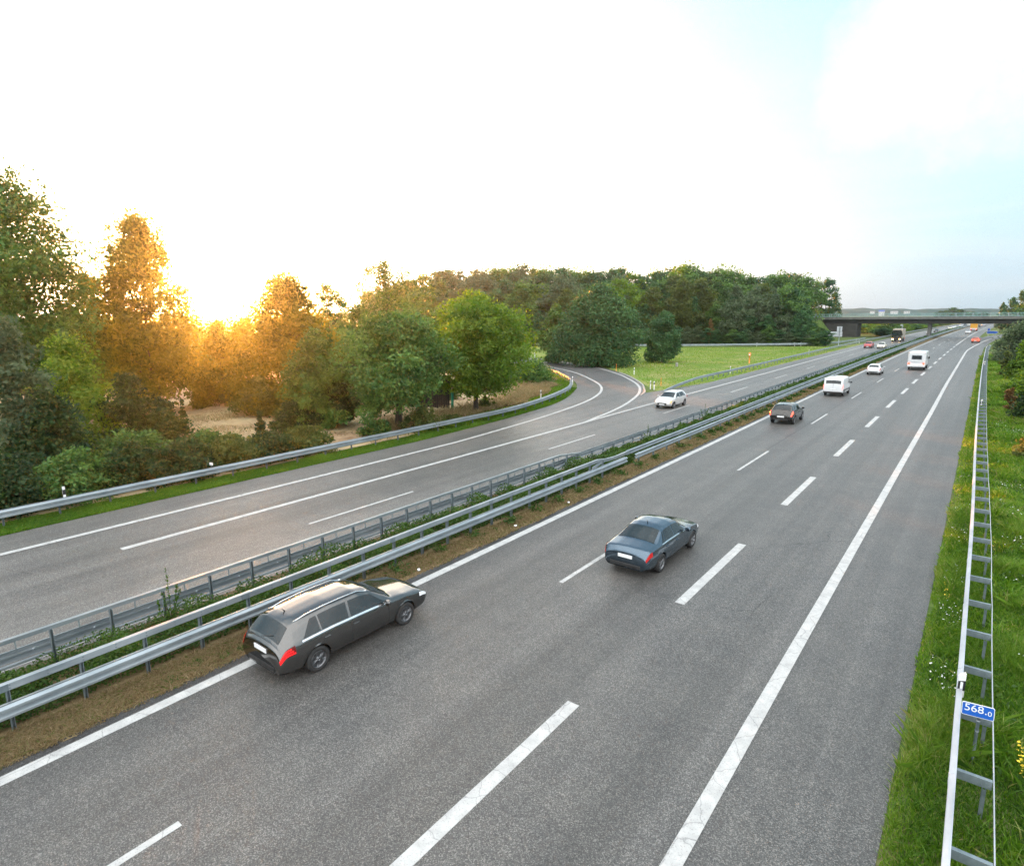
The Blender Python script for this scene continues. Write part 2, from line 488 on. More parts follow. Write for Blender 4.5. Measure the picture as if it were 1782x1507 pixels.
def ground_mat():
    m, t, b = new_mat('ground_soil_and_grass')
    g, f, v = noise_col(t, (.055, .095, .028), (.13, .16, .05), .35, 8)
    d, f2, _ = noise_col(t, (0, 0, 0), (1, 1, 1), .02, 5, lo=.60, hi=.75)
    c = mix_rgb(t, g, (.20, .18, .09), d)
    t.links.new(c, b.inputs['Base Color']); b.inputs['Roughness'].default_value = .95; b.inputs['Specular IOR Level'].default_value = .1
    return m
def field_mat(name, a0, a1, b0, lo=.4, hi=.62):
    m, t, b = new_mat(name)
    g, f, v = noise_col(t, a0, a1, 1.3, 9)
    d, f2, _ = noise_col(t, (0, 0, 0), (1, 1, 1), .16, 5, lo=lo, hi=hi)
    c = mix_rgb(t, g, b0, d)
    t.links.new(c, b.inputs['Base Color']); b.inputs['Roughness'].default_value = .95; b.inputs['Specular IOR Level'].default_value = .1
    nz = t.nodes.new('ShaderNodeTexNoise'); nz.inputs['Scale'].default_value = 9; nz.inputs['Detail'].default_value = 6
    t.links.new(v, nz.inputs['Vector'])
    bp = t.nodes.new('ShaderNodeBump'); bp.inputs['Strength'].default_value = .8; bp.inputs['Distance'].default_value = .06
    t.links.new(nz.outputs['Fac'], bp.inputs['Height']); t.links.new(bp.outputs[0], b.inputs['Normal'])
    return m
M['ground'] = ground_mat()
M['field'] = field_mat('dry_field', (.24, .155, .095), (.42, .30, .19), (.50, .41, .24))
M['meadow'] = field_mat('mown_meadow', (.105, .175, .032), (.165, .245, .050), (.235, .245, .085))
M['verge'] = field_mat('verge_soil', (.06, .10, .026), (.11, .17, .042), (.18, .15, .075), .5, .7)
M['median_soil'] = field_mat('median_soil', (.12, .085, .045), (.21, .155, .085), (.07, .085, .035), .5, .66)

M['asphalt_seam'] = mat_asphalt('asphalt_seam', (.040, .040, .042), (.060, .060, .062), .05)
YS = [-16 + 2.0 * i for i in range(0, 60)] + [104 + 8.0 * i for i in range(0, 105)]
mb = MB()
n, H = 60, 3600.0
def gcoord(i):
    u = (i / n - .5) * 2
    return math.copysign(abs(u) ** 2.2, u) * H
g = [(gcoord(i), gcoord(j) + 200, -.035) for j in range(n + 1) for i in range(n + 1)]
mb.add(g, [(j * (n + 1) + i, j * (n + 1) + i + 1, (j + 1) * (n + 1) + i + 1, (j + 1) * (n + 1) + i) for j in range(n) for i in range(n)])
tag(mb.build('ground', M['ground']), kind='structure')

def sheet(name, poly, z, m):
    mb = MB(); mb.add([(x, y, z) for x, y in poly], [tuple(range(len(poly)))])
    return tag(mb.build(name, m), kind='structure')
sheet('field', [(-19.0, -20), (-19.0, 44), (-21.5, 52), (-25, 59), (-30, 66), (-37, 73), (-50, 82), (-62, 88), (-75, 80), (-80, 30), (-60, -20)], -.026, M['field'])
sheet('meadow', [(-13.0, 62), (-12.9, 95), (-12.5, 140), (-12.2, 185), (-13.5, 200), (-18, 181), (-26, 172), (-40, 161), (-60, 150), (-95, 138), (-110, 105), (-60, 103), (-40, 93), (-28, 82), (-18, 68)], -.030, M['meadow'])
tag(strip(lambda y: -18.9, lambda y: -16.5, [-16 + 2 * i for i in range(31)], -.022).build('verge', M['verge']), kind='structure')
tag(strip(lambda y: 13.2, lambda y: 19.5 if y < 150 else 15.0, [-16 + 4 * i for i in range(49)], -.022).build('verge', M['verge']), kind='structure')
tag(strip(lambda y: -4.5, lambda y: -.30, YS, -.012).build('median_strip', M['median_soil']), kind='structure')

# right carriageway with its hard shoulder; the exit lane leaves it before the bridge
def r_edge(y):
    if y < 245: return 13.38
    if y < 268: return 13.38 + (10.5 - 13.38) * (y - 245) / 23
    return 10.5
YR = sorted(set(YS + [245, 250, 256, 262, 268]))
road_r = strip(lambda y: -.48, r_edge, YR, 0.0).build('road', M['asphalt'])
tag(road_r, kind='structure')
# exit ramp
exR = smooth_path([(13.28, 168), (13.5, 180), (14.2, 194), (15.3, 220), (17.3, 250), (20.6, 278), (27, 310), (38, 345), (55, 385)], 4)
exL = smooth_path([(9.6, 168), (9.9, 180), (10.4, 194), (11.2, 220), (12.4, 251), (15.5, 283), (22, 318), (33, 354), (50, 394)], 4)
ex = path_strip(exL, exR, .004).build('exit_road', M['asphalt']); tag(ex, kind='structure')

# left carriageway, merging lane and loop ramp
def l_edge(y):
    if y < 50: return -16.85
    if y < 62: return -16.85 + (y - 50) / 12 * 1.3
    if y < 76: return -15.55 + (y - 62) / 14 * 2.0
    return -13.5
YL = sorted(set(YS + [50, 56, 62, 66, 70, 76]))
road_l = strip(l_edge, lambda y: -4.36, YL, 0.0).build('road', M['asphalt_left']); tag(road_l, kind='structure')
OUT = smooth_path([(-11.63, 44.2), (-12.2, 48), (-13.3, 53.1), (-15.3, 59.6), (-17.4, 64.6), (-20.0, 69.2), (-23.9, 74.6), (-29, 80.7), (-38.2, 89.3), (-51, 97.2), (-66, 102), (-90, 105), (-130, 106)], 6)
INN = smooth_path([(-14.42, 30), (-14.85, 35), (-15.45, 41), (-16.4, 47.4), (-17.6, 53.1), (-19.2, 58), (-21.2, 62.3), (-23.8, 66.4), (-27.6, 71), (-34.6, 78.3), (-42.4, 84.2), (-54, 90.8), (-70, 96), (-92, 99.2), (-130, 100.2)], 6)
kerb_line = smooth_path([(-14.1, 56), (-15.5, 61.6), (-17.15, 65.2), (-20.6, 71.2), (-27.9, 80.6), (-38.0, 90.4), (-51, 98.4), (-66, 103.2), (-90, 106.2), (-130, 107.2)], 6)
inner_edge = smooth_path([(-16.8, 28), (-17.15, 34), (-17.7, 40), (-18.9, 48.4), (-20.3, 53), (-22.2, 57.6), (-24.8, 62.6), (-28, 67.4), (-35, 75.6), (-43, 81.8), (-54.4, 88.4), (-70.3, 93.6), (-92, 96.8), (-130, 97.8)], 6)
def reparam(P, m):
    P = [np.array(p) for p in P]
    d = np.concatenate([[0], np.cumsum([np.linalg.norm(b_ - a) for a, b_ in zip(P[:-1], P[1:])])])
    u = np.linspace(0, d[-1], m)
    return [np.array([np.interp(q, d, [p[0] for p in P]), np.interp(q, d, [p[1] for p in P])]) for q in u]
rl = reparam(inner_edge, 60)
rr = reparam([(-14.2, 30)] + list(kerb_line), 60)
ramp = path_strip(rl, rr, .004).build('ramp', M['asphalt_left']); tag(ramp, kind='structure')
dl = [p for p in inner_edge if p[1] > 67.4]; dr = [p for p in kerb_line if p[1] > 71.4]
dark = path_strip(reparam(dl, 40), reparam(dr, 40), .008).build('ramp_surface', M['asphalt_new']); tag(dark, kind='structure')
kb = MB().sweep([(p[0], p[1], 0) for p in kerb_line[4:26]], [(-.10, -.03), (.10, -.03), (.10, .06), (.06, .08), (-.10, .08)], side=-1).build('kerb', M['kerb']); tag(kb, kind='structure')

# painted lines, children of the road they lie on
def line_mesh(path, w, z=.0085):
    P = [np.array(p[:2], float) for p in path]
    return path_strip(offset_path(P, -w / 2), offset_path(P, w / 2), z)
def xline(x, y0, y1, w, step=3.0, z=.0045):
    ys = list(np.arange(y0, y1, step)) + [y1]
    return line_mesh([(x + cx(y), y) for y in ys], w, z)
def dashes(name, x, ph, per, ln, k0, k1, w, parent, z=.0045):
    for k in range(k0, k1):
        y = ph + per * k
        xline(x, y, y + ln, w, z=z).build(name, M['marking'], parent)
xline(0, -16, 860, .30).build('edge_line', M['marking'], road_r)
dashes('lane_dash', 3.73, 15.53, 18, 6, -2, 26, .15, road_r)
dashes('lane_dash', 7.41, 4.44, 12, 6, -1, 16, .30, road_r)
xline(7.41, 196, 860, .30, z=.0085).build('edge_line', M['marking'], road_r)
exl = smooth_path([(10.82, 160), (10.95, 172), (11.42, 184), (12.3, 203), (14.0, 232.5), (16.7, 262.3), (21, 288), (28, 318), (39, 352)], 5)
line_mesh([(10.82, -16), (10.82, 30), (10.82, 64), (10.74, 90), (10.78, 124)] + list(exl), .30, .0085).build('edge_line', M['marking'], road_r)
xline(-4.68, -16, 860, .20).build('edge_line', M['marking'], road_l)
dashes('lane_dash', -7.97, 13.95, 18, 6, -2, 26, .15, road_l)
xline(-11.28, 8.0, 43, .30).build('edge_line', M['marking'], road_l)
line_mesh([(-11.3, 42.6), (-11.35, 52), (-11.25, 66), (-11.1, 83), (-11.0, 110)] + [(-11.0 + cx(y) - .04, y) for y in range(118, 860, 6)], .27, .0085).build('edge_line', M['marking'], road_l)
line_mesh([(-14.34, -16), (-14.34, 10), (-14.36, 22)] + INN, .30, .013).build('edge_line', M['marking'], road_l)
line_mesh([(-11.32, 42.4)] + OUT[1:], .30, .013).build('edge_line', M['marking'], road_l)
# tar joints and the trace of a worn crack beside the exit line
xline(3.55, 40, 96, .035, z=.004).build('tar_joint', M['tar'], road_r)

path_strip([(-.47 + cx(y), y) for y in YS], [(-.19 + cx(y), y) for y in YS], .004).build('edge_seam', M['asphalt_seam'], road_r)
# ------------------------------------------------------------------ crash barriers
def wprof(h=.31, d=.083, t=.012):
    o = [(0, .5), (.28, .47), (1, .36), (1, .2), (.25, .07), (.25, -.07), (1, -.2), (1, -.36), (.28, -.47), (0, -.5)]
    f = [(u * d, z * h) for u, z in o]
    bk = [(u * d - t, z * h * (.97 if abs(z) > .45 else 1)) for u, z in reversed(o)]
    return f + bk
WP = wprof()
def jointed(P, prof, side, step=4.0, every=None):
    "a beam with the overlapping plates and bolt heads of its joints"
    mb = MB().sweep(P, prof, side=side)
    Q = resample(P, step)
    big = [(u * 1.0 + (.006 if u > .02 else .004 if u > -.005 else 0), z * 1.012) for u, z in prof]
    for i in range(1, min(len(Q) - 1, 24)):
        t = Q[i + 1] - Q[i - 1]; t = t / np.linalg.norm(t)
        mb.sweep([Q[i] - t * .16, Q[i] + t * .16], big, side=side)
        rx = np.array([t[1], -t[0], 0]) * side
        for du in (-.11, .11):
            for dz in (-.06, .06):
                c = Q[i] + t * du + np.array([0, 0, dz]) + rx * .035
                mb.tube([c, c + rx * .022], .014, 6)
    return mb
def lift(P, z): return [(p[0], p[1], z(p) if callable(z) else z) for p in P]
def ys_path(x, y0, y1, step=2.0, far=6.0):
    ys, y = [], y0
    while y < y1:
        ys.append(y); y += step if y < 90 else far
    ys.append(y1)
    return [(x + cx(y), y) for y in ys]
def post_mesh(h, w=.10, d=.06, t=.012):
    "a folded C-section steel post"
    a, b_ = w / 2, d / 2
    poly = [(-a, -b_), (a, -b_), (a, -b_ + t), (-a + t, -b_ + t), (-a + t, b_ - t), (a, b_ - t), (a, b_), (-a, b_)]
    mb = MB(); mb.prism(poly, -.3, h)
    me = bpy.data.meshes.new('post'); me.from_pydata(mb.v, [], mb.f); me.materials.append(M['steel_post']); me.update()
    return me
def put(name, me, parent, x, y, z, rz=0.0):
    o = link(name, me, parent); o.location = (x, y, z); o.rotation_euler = (0, 0, rz); return o
def heading(P, i):
    t = np.array(P[min(i + 1, len(P) - 1)]) - np.array(P[max(i - 1, 0)])
    return math.atan2(t[1], t[0]) - math.pi / 2
def tidy(me, name='m'): return me
def far_posts(pts, me_h, w, d, name, parent, mat_):
    mb = MB()
    for x, y in pts: mb.box((x, y, me_h / 2 - .1), (w, d, me_h + .2))
    tag(mb.build(name, mat_, parent), kind='stuff')
def joints(mb_, P, prof_d, z, side, step=4.0, h=.30):
    for p in resample([q[:2] for q in P], step): pass

# -- right verge: beam, spacers on posts behind it, tie strap at the back
g = tag(empty('guard_rail', (14.3, 4, 0)), 'ladder-like steel crash barrier with spacers and rear strap, on the right grass verge', 'guard rail')
def loc(o, root): 
    o.location = Vector(o.location) - root.location; return o
Pr = [(14.26, -12), (14.26, 20), (14.24, 30)] + [(14.10, 48), (14.02, 70), (13.99, 90), (14.0, 110), (14.06, 130), (14.2, 160), (14.36, 176)] + [(14.7, 188), (15.2, 200)]
Pr = resample(smooth_path(Pr, 10), 2.0)
def zb(p): return .60 - .0 if p[1] < 180 else .60 - .03 * (p[1] - 180) * .8
loc(jointed(lift(Pr, zb), WP, -1).build('beam', M['steel_bright'], g), g)
Ps = offset_path(Pr, .52)
wob = random.Random(4)
loc(MB().sweep([(p[0] + wob.uniform(-.012, .012), p[1], zb(p) + .04 + wob.uniform(-.02, .02)) for p in Ps], [(-.004, .035), (.012, .035), (.012, -.035), (-.004, -.035)]).build('strap', M['steel_bright'], g), g)
sp = MB()
sp.add([(0, -.004, -.07), (.50, -.004, -.07), (.50, -.004, .07), (0, -.004, .07), (0, .004, -.07), (.50, .004, -.07), (.50, .004, .07), (0, .004, .07)], [(0, 1, 2, 3), (7, 6, 5, 4), (0, 4, 5, 1), (2, 6, 7, 3), (1, 5, 6, 2), (0, 3, 7, 4)])
sp.box((.25, .033, .073), (.50, .075, .006)); sp.box((.25, .033, -.073), (.50, .075, .006))
for bx_ in (.36, .42, .46): sp.tube([(bx_, -.018, -.02 + .04 * (bx_ == .42)), (bx_, -.003, -.02 + .04 * (bx_ == .42))], .009, 6)
spm = bpy.data.meshes.new('spacer'); spm.from_pydata(sp.v, [], sp.f); spm.materials.append(M['steel_post']); spm.update()
pm = post_mesh(.55, .10, .06)
cnt = 0
PLAIN = [p for p in Pr if True]
rest = []
for i, p in enumerate(Pr):
    y = p[1]
    if y < 3 or y > 186: continue
    rz = heading(Pr, i)
    if cnt < 92:
        loc(put('spacer', spm, g, p[0] + .005, y, zb(p) + .06, rz), g)
        loc(put('post', pm, g, p[0] + .41, y + .04, 0, rz + math.pi / 2), g)
    cnt += 1

# -- verge of the merging lane, running on round the inside of the loop ramp
lr = tag(empty('guard_rail', (-18.1, 4, 0)), 'long W-beam crash barrier beside the merging lane, bending round the inside of the loop ramp', 'guard rail')
Pl = smooth_path([(-18.0, -14), (-18.0, 0), (-18.05, 20), (-18.1, 34), (-18.3, 41.5), (-19.6, 48.2), (-21.1, 53.4), (-22.6, 57.4), (-24.9, 61.6), (-28.2, 66.3), (-31.6, 69.9), (-35.3, 73.6), (-44, 80.2), (-55, 86.6)], 8)
Pl = resample(Pl, 1.0)
loc(jointed(lift(Pl, .58), wprof(.34, .085), 1).build('beam', M['steel'], lr), lr)
loc(MB().sweep(lift(offset_path(Pl, -.12), .72), [(-.05, .03), (.05, .03), (.05, -.03), (-.05, -.03)]).build('top_rail', M['steel'], lr), lr)
pl = post_mesh(.70)
for i, p in enumerate(Pl[::2]):
    if 1 < p[1] < 84: loc(put('post', pl, lr, p[0] - .07, p[1], 0, heading(Pl[::2], i)), lr)

# -- meadow side of the through lanes, from the nose to beyond the bridge
mr = tag(empty('guard_rail', (-15, 66, 0)), 'W-beam crash barrier between the green meadow and the far carriageway, ramped down at the nose', 'guard rail')
Pm = smooth_path([(-14.0, 63.5), (-14.5, 68), (-14.75, 75), (-14.7, 90), (-14.7, 110), (-14.8, 140), (-14.6, 175), (-14.4, 205), (-13.6, 240), (-12.5, 280), (-10.6, 330), (-6.6, 410), (0, 505), (8, 600)], 8)
Pm = resample(Pm, 2.0)
def zm(p): return .58 if p[1] > 76 else .10 + .48 * max(0, (p[1] - 63.5)) / 12.5
loc(MB().sweep(lift(Pm, zm), wprof(.34, .085), side=1).build('beam', M['steel'], mr), mr)
k = 0
far = []
for i, p in enumerate(Pm):
    if p[1] < 76: continue
    if k < 90: loc(put('post', pl, mr, p[0] - .07, p[1], 0, heading(Pm, i)), mr)
    elif i % 2 == 0: far.append((p[0] - 15 * 0 - mr.location.x - .07, p[1] - mr.location.y))
    k += 1
far_posts(far, .7, .1, .06, 'far_posts', mr, M['steel_post'])

# -- far edge of the meadow, along the outer ramp under the wood
fr = tag(empty('guard_rail', (-50, 155, 0)), 'pale crash barrier along the foot of the wood behind the meadow', 'guard rail')
Pf = resample(smooth_path([(-150, 160), (-118, 148), (-95, 144), (-84, 142.5), (-66, 147), (-49, 154.8), (-36, 165), (-24, 175), (-19.4, 183), (-17.2, 202), (-16.4, 225)], 8), 2.0)
loc(MB().sweep(lift(Pf, .62), wprof(.46, .09), side=1).build('beam', M['steel'], fr), fr)
k = 0
for i, p in enumerate(Pf):
    if i % 2 == 0 and k < 90:
        loc(put('post', post_mesh(.8) if k == 0 else bpy.data.meshes['post.%03d' % 0] if False else pl, fr, p[0], p[1], 0, heading(Pf, i)), fr); k += 1

# -- median, right-hand barrier: near length with box beam over a W-beam, farther on a double W-beam
mrn = tag(empty('guard_rail', (-1.6, 2, 0)), 'box beam above a W-beam, near median barrier beside the fast lane', 'guard rail')
y0, y1 = -12, 27.2
up = [(-1.62, y, 1.03) for y in np.arange(y0, y1, 2.0)] + [(-1.62, 27.2, 1.03), (-1.70, 28.3, .86), (-1.82, 29.6, .74), (-1.92, 31.4, .72)]
loc(MB().sweep(up, [(-.055, .085), (.045, .085), (.055, .075), (.055, -.075), (.045, -.085), (-.055, -.085)]).build('box_beam', M['steel'], mrn), mrn)
holes = MB()
for y in np.arange(1.2, 27, 1.33 / 2):
    for dz in (.035, -.035): holes.box((-1.565, y, 1.03 + dz), (.006, .035, .02))
for y in np.arange(2.4, 27, 5.32): holes.box((-1.563, y, 1.03), (.012, .22, .15))
loc(holes.build('bolts', M['steel_post'], mrn), mrn)
loc(jointed([(-1.36, y, .60) for y in np.arange(y0, 32, 2.0)], WP, 1).build('w_beam', M['steel'], mrn), mrn)
loc(MB().sweep([(-1.40, y, .70) for y in np.arange(y0, 32, 2.0)], [(-.10, .035), (-.02, .045), (-.02, .02), (-.10, .01)]).build('top_flange', M['steel'], mrn), mrn)
loc(MB().sweep([(-1.45, 26.4, .78), (-1.62, 27.6, .86), (-1.72, 28.6, .84)], [(-.03, .09), (.03, .09), (.03, -.05), (-.03, -.05)]).build('strut', M['steel'], mrn), mrn)
pu = post_mesh(.95, .09, .07)
for y in np.arange(2.49 - 1.33, 28, 1.33): loc(put('post', pu, mrn, -1.62, y, 0, 0), mrn)

mrf = tag(empty('guard_rail', (-1.6, 40, 0)), 'twin W-beam barrier on the fast-lane side, farther median', 'guard rail')
Pa, Pb = ys_path(-1.92, 31, 700), ys_path(-1.36, 31, 700)
loc(MB().sweep(lift(Pa, .70), [(-.083, z) if u > .05 else (-u * .5, z) for u, z in []] or wprof(.31, .06), side=1).build('rear_beam', M['steel'], mrf), mrf)
loc(jointed(lift(Pb, .58), WP, 1).build('front_beam', M['steel'], mrf), mrf)
pf = post_mesh(.66, .10, .06)
k, far = 0, []
for y in np.arange(32, 500, 2.0):
    if k < 96: loc(put('post', pf, mrf, -1.58 + cx(y), y, 0, 0), mrf)
    elif k % 2 == 0: far.append((-1.58 + cx(y) - mrf.location.x, y - mrf.location.y))
    k += 1
far_posts(far, .66, .1, .06, 'far_posts', mrf, M['steel_post'])

# -- median, left-hand barrier
mln = tag(empty('guard_rail', (-4, 2, 0)), 'rail on tall dark posts with a lower beam, near median, oncoming side', 'guard rail')
up = [(-4.02, y, .98) for y in np.arange(y0, 27, 2.0)] + [(-4.02, 27.2, .98), (-3.98, 29.4, .74)]
loc(MB().sweep(up, [(-.06, .05), (.05, .05), (.05, -.05), (-.06, -.05)]).build('box_beam', M['steel'], mln), mln)
loc(MB().sweep([(-4.25, y, .47) for y in np.arange(y0, 31, 2.0)], WP, side=-1).build('w_beam', M['steel'], mln), mln)
loc(MB().sweep([(-4.02, y, .33) for y in np.arange(y0, 31, 2.0)], [(-.05, .03), (.04, .03), (.04, -.03), (-.05, -.03)]).build('lower_rail', M['steel'], mln), mln)
loc(MB().sweep([(-3.98, 27.0, .30), (-3.98, 29.2, .70)], [(-.03, .04), (.03, .04), (.03, -.04), (-.03, -.04)]).build('strut', M['steel_post'], mln), mln)
hg = post_mesh(.0, .04, .03)
hm = MB(); hm.box((0, 0, -.10), (.03, .03, .20)); hgm = bpy.data.meshes.new('hanger'); hgm.from_pydata(hm.v, [], hm.f); hgm.materials.append(M['steel']); hgm.update()
rm = MB(); rm.box((.02, 0, 0), (.04, .05, .05), bev=.012); rfm = bpy.data.meshes.new('reflector'); rfm.from_pydata(rm.v, [], rm.f); rfm.materials.append(M['steel']); rfm.update()
for i, y in enumerate(np.arange(3.88 - 2.66, 29, 1.33)):
    loc(put('post', pu, mln, -3.93, y, 0, 0), mln)
    loc(put('hanger', hgm, mln, -4.0, y + .62, .93, 0), mln)
    if i % 1 == 0: loc(put('reflector', rfm, mln, -4.05, y + .95, .56, 0), mln)

mlf = tag(empty('guard_rail', (-4, 40, 0)), 'single W-beam barrier on the oncoming side, farther median', 'guard rail')
Pc = ys_path(-4.05, 29.4, 700)
loc(MB().sweep(lift(Pc, .62), wprof(.31, .083), side=-1).build('beam', M['steel'], mlf), mlf)
loc(MB().sweep(lift(ys_path(-3.86, 30, 330), .40), [(-.03, .03), (.03, .03), (.03, -.03), (-.03, -.03)]).build('lower_rail', M['steel'], mlf), mlf)
k, far = 0, []
for y in np.arange(30.6, 500, 1.33 if True else 2):
    if y > 30.6 + 1.33 * 95:
        if int(y) % 4 == 0: far.append((-3.93 + cx(y) - mlf.location.x, y - mlf.location.y))
    else: loc(put('post', pf, mlf, -3.93 + cx(y), y, 0, 0), mlf)
far_posts(far, .70, .1, .06, 'far_posts', mlf, M['steel_post'])

# ------------------------------------------------------------------ delineator posts, small signs
def delineator(x, y, z0, rz, label, h=1.0, face=True):
    r = tag(empty('delineator_post', (x, y, z0), rz), label, 'roadside post', 'white delineator posts along the roads')
    w, d = .12, .10
    poly = [(-w / 2, -d / 2), (w / 2, -d / 2), (w / 2 * .7, d / 2), (-w / 2 * .7, d / 2)]
    def slab(a, b0, b1, g_=0.0):
        mb = MB()
        p = [(px_ * (1 + g_), py_ * (1 + g_)) for px_, py_ in poly]
        v = [(px_, py_, a) for px_, py_ in p] + [(px_, py_, b0 if px_ < 0 else b1) for px_, py_ in p]
        return mb.add(v, [(3, 2, 1, 0), (4, 5, 6, 7)] + [(i, (i + 1) % 4, 4 + (i + 1) % 4, 4 + i) for i in range(4)])
    slab(0, h - .03, h + .02).build('body', M['white'], r)
    bd = MB()
    p = [(px_ * 1.04, py_ * 1.04) for px_, py_ in poly]
    v = [(px_, py_, h - (.40 if px_ < 0 else .36)) for px_, py_ in p] + [(px_, py_, h - (.17 if px_ < 0 else .13)) for px_, py_ in p]
    bd.add(v, [(3, 2, 1, 0), (4, 5, 6, 7)] + [(i, (i + 1) % 4, 4 + (i + 1) % 4, 4 + i) for i in range(4)])
    b_ = bd.build('black_band', M['black'], r)
    if face: MB().box((0, -d / 2 * 1.04 - .003, h - .265), (.045, .008, .18)).build('reflector', M['reflector'], b_)
    return r
delineator(14.25, 14.95, .55, 0, 'white delineator with black band clamped on the right guard rail above the blue kilometre sign', .52)
for y, lab in ((66, 'white delineator on the right guard rail, middle distance'), (118, 'small white delineator near the far end of the right guard rail'), (166, 'farthest white delineator on the right guard rail, before the exit')):
    delineator(14.2, y, .6, 0, lab, .5)
delineator(-16.6, 65.7, 0, .3, 'left one of the pair of delineators at the nose between ramp and motorway')
delineator(-15.95, 65.3, 0, -.3, 'right one of the pair of delineators at the nose between ramp and motorway')
delineator(-26.3, 80.9, 0, .6, 'white delineator at the ramp kerb in front of the open meadow')
delineator(-39.6, 92.6, 0, .8, 'white delineator at the ramp edge in front of the big dark tree')
delineator(-60.0, 102.9, 0, 1.1, 'farthest white delineator on the outside of the loop ramp')
delineator(-21.9, 50.9, .05, .4, 'white delineator behind the curving barrier beside the pale grass')
delineator(-25.3, 62.4, .3, .7, 'white delineator behind the barrier at the tight end of the loop')
delineator(-18.25, 8.3, .72, -.2, 'delineator standing on the left barrier in front of the brambles', .5)
for x, y, lab in ((-15.3, 90, 'white delineator behind the meadow barrier, nearest the orange phone'), (-15.3, 140, 'white delineator behind the meadow barrier short of the direction sign'), (-14.9, 196, 'left of two thin delineators where the barriers meet by the bridge'), (-14.2, 196.5, 'right of two thin delineators where the barriers meet by the bridge'), (-34, 168, 'white delineator before the wood, behind the far barrier'), (-26.3, 175.2, 'left of two close delineators behind the far barrier'), (-25.0, 176.4, 'right of two close delineators behind the far barrier')):
    delineator(x, y, 0, 0, lab, 1.05)

def km_sign():
    r = tag(empty('kilometre_sign', (14.60, 13.55, 0)), 'small blue kilometre sign reading 568.0 behind the right guard rail', 'sign')
    MB().tube([(-.06, .03, -.2), (-.06, .03, 1.16)], .028, 10).build('pole', M['steel_post'], r)
    w, h = .50, .265
    def rr_(w, h, rad, y):
        q = []
        for cxx, cyy, a0 in ((w / 2 - rad, h / 2 - rad, 0), (-w / 2 + rad, h / 2 - rad, 90), (-w / 2 + rad, -h / 2 + rad, 180), (w / 2 - rad, -h / 2 + rad, 270)):
            for k in range(6): a = R(a0 + 18 * k); q.append((cxx + rad * math.cos(a), y, cyy + rad * math.sin(a)))
        return q
    def plate(w, h, rad, y0, y1):
        mb = MB(); a, b_ = rr_(w, h, rad, y0), rr_(w, h, rad, y1); n = len(a)
        mb.add(a + b_, [tuple(range(n)), tuple(range(2 * n - 1, n - 1, -1))] + [(i, (i + 1) % n, n + (i + 1) % n, n + i) for i in range(n)])
        return mb
    tilt = Matrix.Translation((-.09, 0, 1.10)) @ Matrix.Rotation(R(-2), 4, 'Y') @ Matrix.Rotation(R(4), 4, 'Z')
    plate(w, h, .03, -.012, .0).xf(tilt).build('panel', M['sign_white'], r)
    plate(w - .022, h - .022, .024, -.016, -.0125).xf(tilt).build('face', M['sign_blue'], r)
    def txt(s, size, x, z):
        c = bpy.data.curves.new('numerals', 'FONT'); c.body = s; c.size = size; c.extrude = .001; c.offset = .0004
        c.align_x = 'LEFT'; c.align_y = 'BOTTOM'
        o = bpy.data.objects.new('numerals', c); COL.objects.link(o)
        dg = bpy.context.evaluated_depsgraph_get()
        me = bpy.data.meshes.new_from_object(o.evaluated_get(dg))
        bpy.data.objects.remove(o); bpy.data.curves.remove(c)
        me.materials.clear(); me.materials.append(M['sign_white'])
        ob = link('numerals', me, r)
        ob.matrix_local = tilt @ Matrix.Translation((x, -.0185, z)) @ Matrix.Rotation(R(90), 4, 'X')
    txt('568', .205, -.215, -.072); txt('.', .205, .098, -.072); txt('0', .135, .145, -.072)
    MB().tube([(-.06, .03, .88), (-.06, .03, .91)], .036, 10).build('clamp', M['steel'], r)
    MB().tube([(-.06, .03, .66), (-.06, .03, .69)], .036, 10).build('clamp', M['steel'], r)
km_sign()
r = tag(empty('marker_plate', (-18.16, 14.9, .74)), 'small white marker plate on the left barrier', 'sign')
MB().tube([(0, 0, -.1), (0, 0, .22)], .02, 8).build('stem', M['steel_post'], r)
MB().box((0, 0, .22), (.22, .02, .15), rz=R(20), bev=.01).build('plate', M['white'], r)

# emergency telephone in the meadow
r = tag(empty('emergency_phone', (-18.75, 110.6, 0)), 'orange roadside telephone pillar standing in the green meadow', 'telephone')
MB().tube([(0, 0, -.1), (0, 0, 1.25)], [.11, .10], 12).build('pillar', M['orange'], r)
MB().box((0, 0, 1.52), (.42, .32, .58), bev=.08).build('head', M['orange'], r)
MB().box((.0, -.165, 1.50), (.24, .02, .26), bev=.01).build('speaker_panel', M['white'], r)
MB().box((0, 0, 1.84), (.34, .26, .08), bev=.03).build('cap', M['orange'], r)
# orange gas markers and a grey stone
for x, y, h, lab in ((-31.2, 84.6, 1.0, 'thin orange marker stake in front of the big dark tree'), (-16.9, 69.3, .9, 'thin orange marker stake beside the nose in the meadow')):
    r = tag(empty('marker_stake', (x, y, 0)), lab, 'marker post')
    MB().tube([(0, 0, -.2), (0, 0, h)], [.045, .04], 8).build('stake', M['orange'], r)
    MB().tube([(0, 0, h), (0, 0, h + .12)], [.06, .02], 8).build('cap', M['orange'], r)
r = tag(empty('marker_stone', (-26.5, 97, 0)), 'grey boundary stone in the meadow beside the round dark tree', 'stone')
MB().box((0, 0, .3), (.4, .35, .7), bev=.08, top=.8).build('stone', M['kerb'], r)

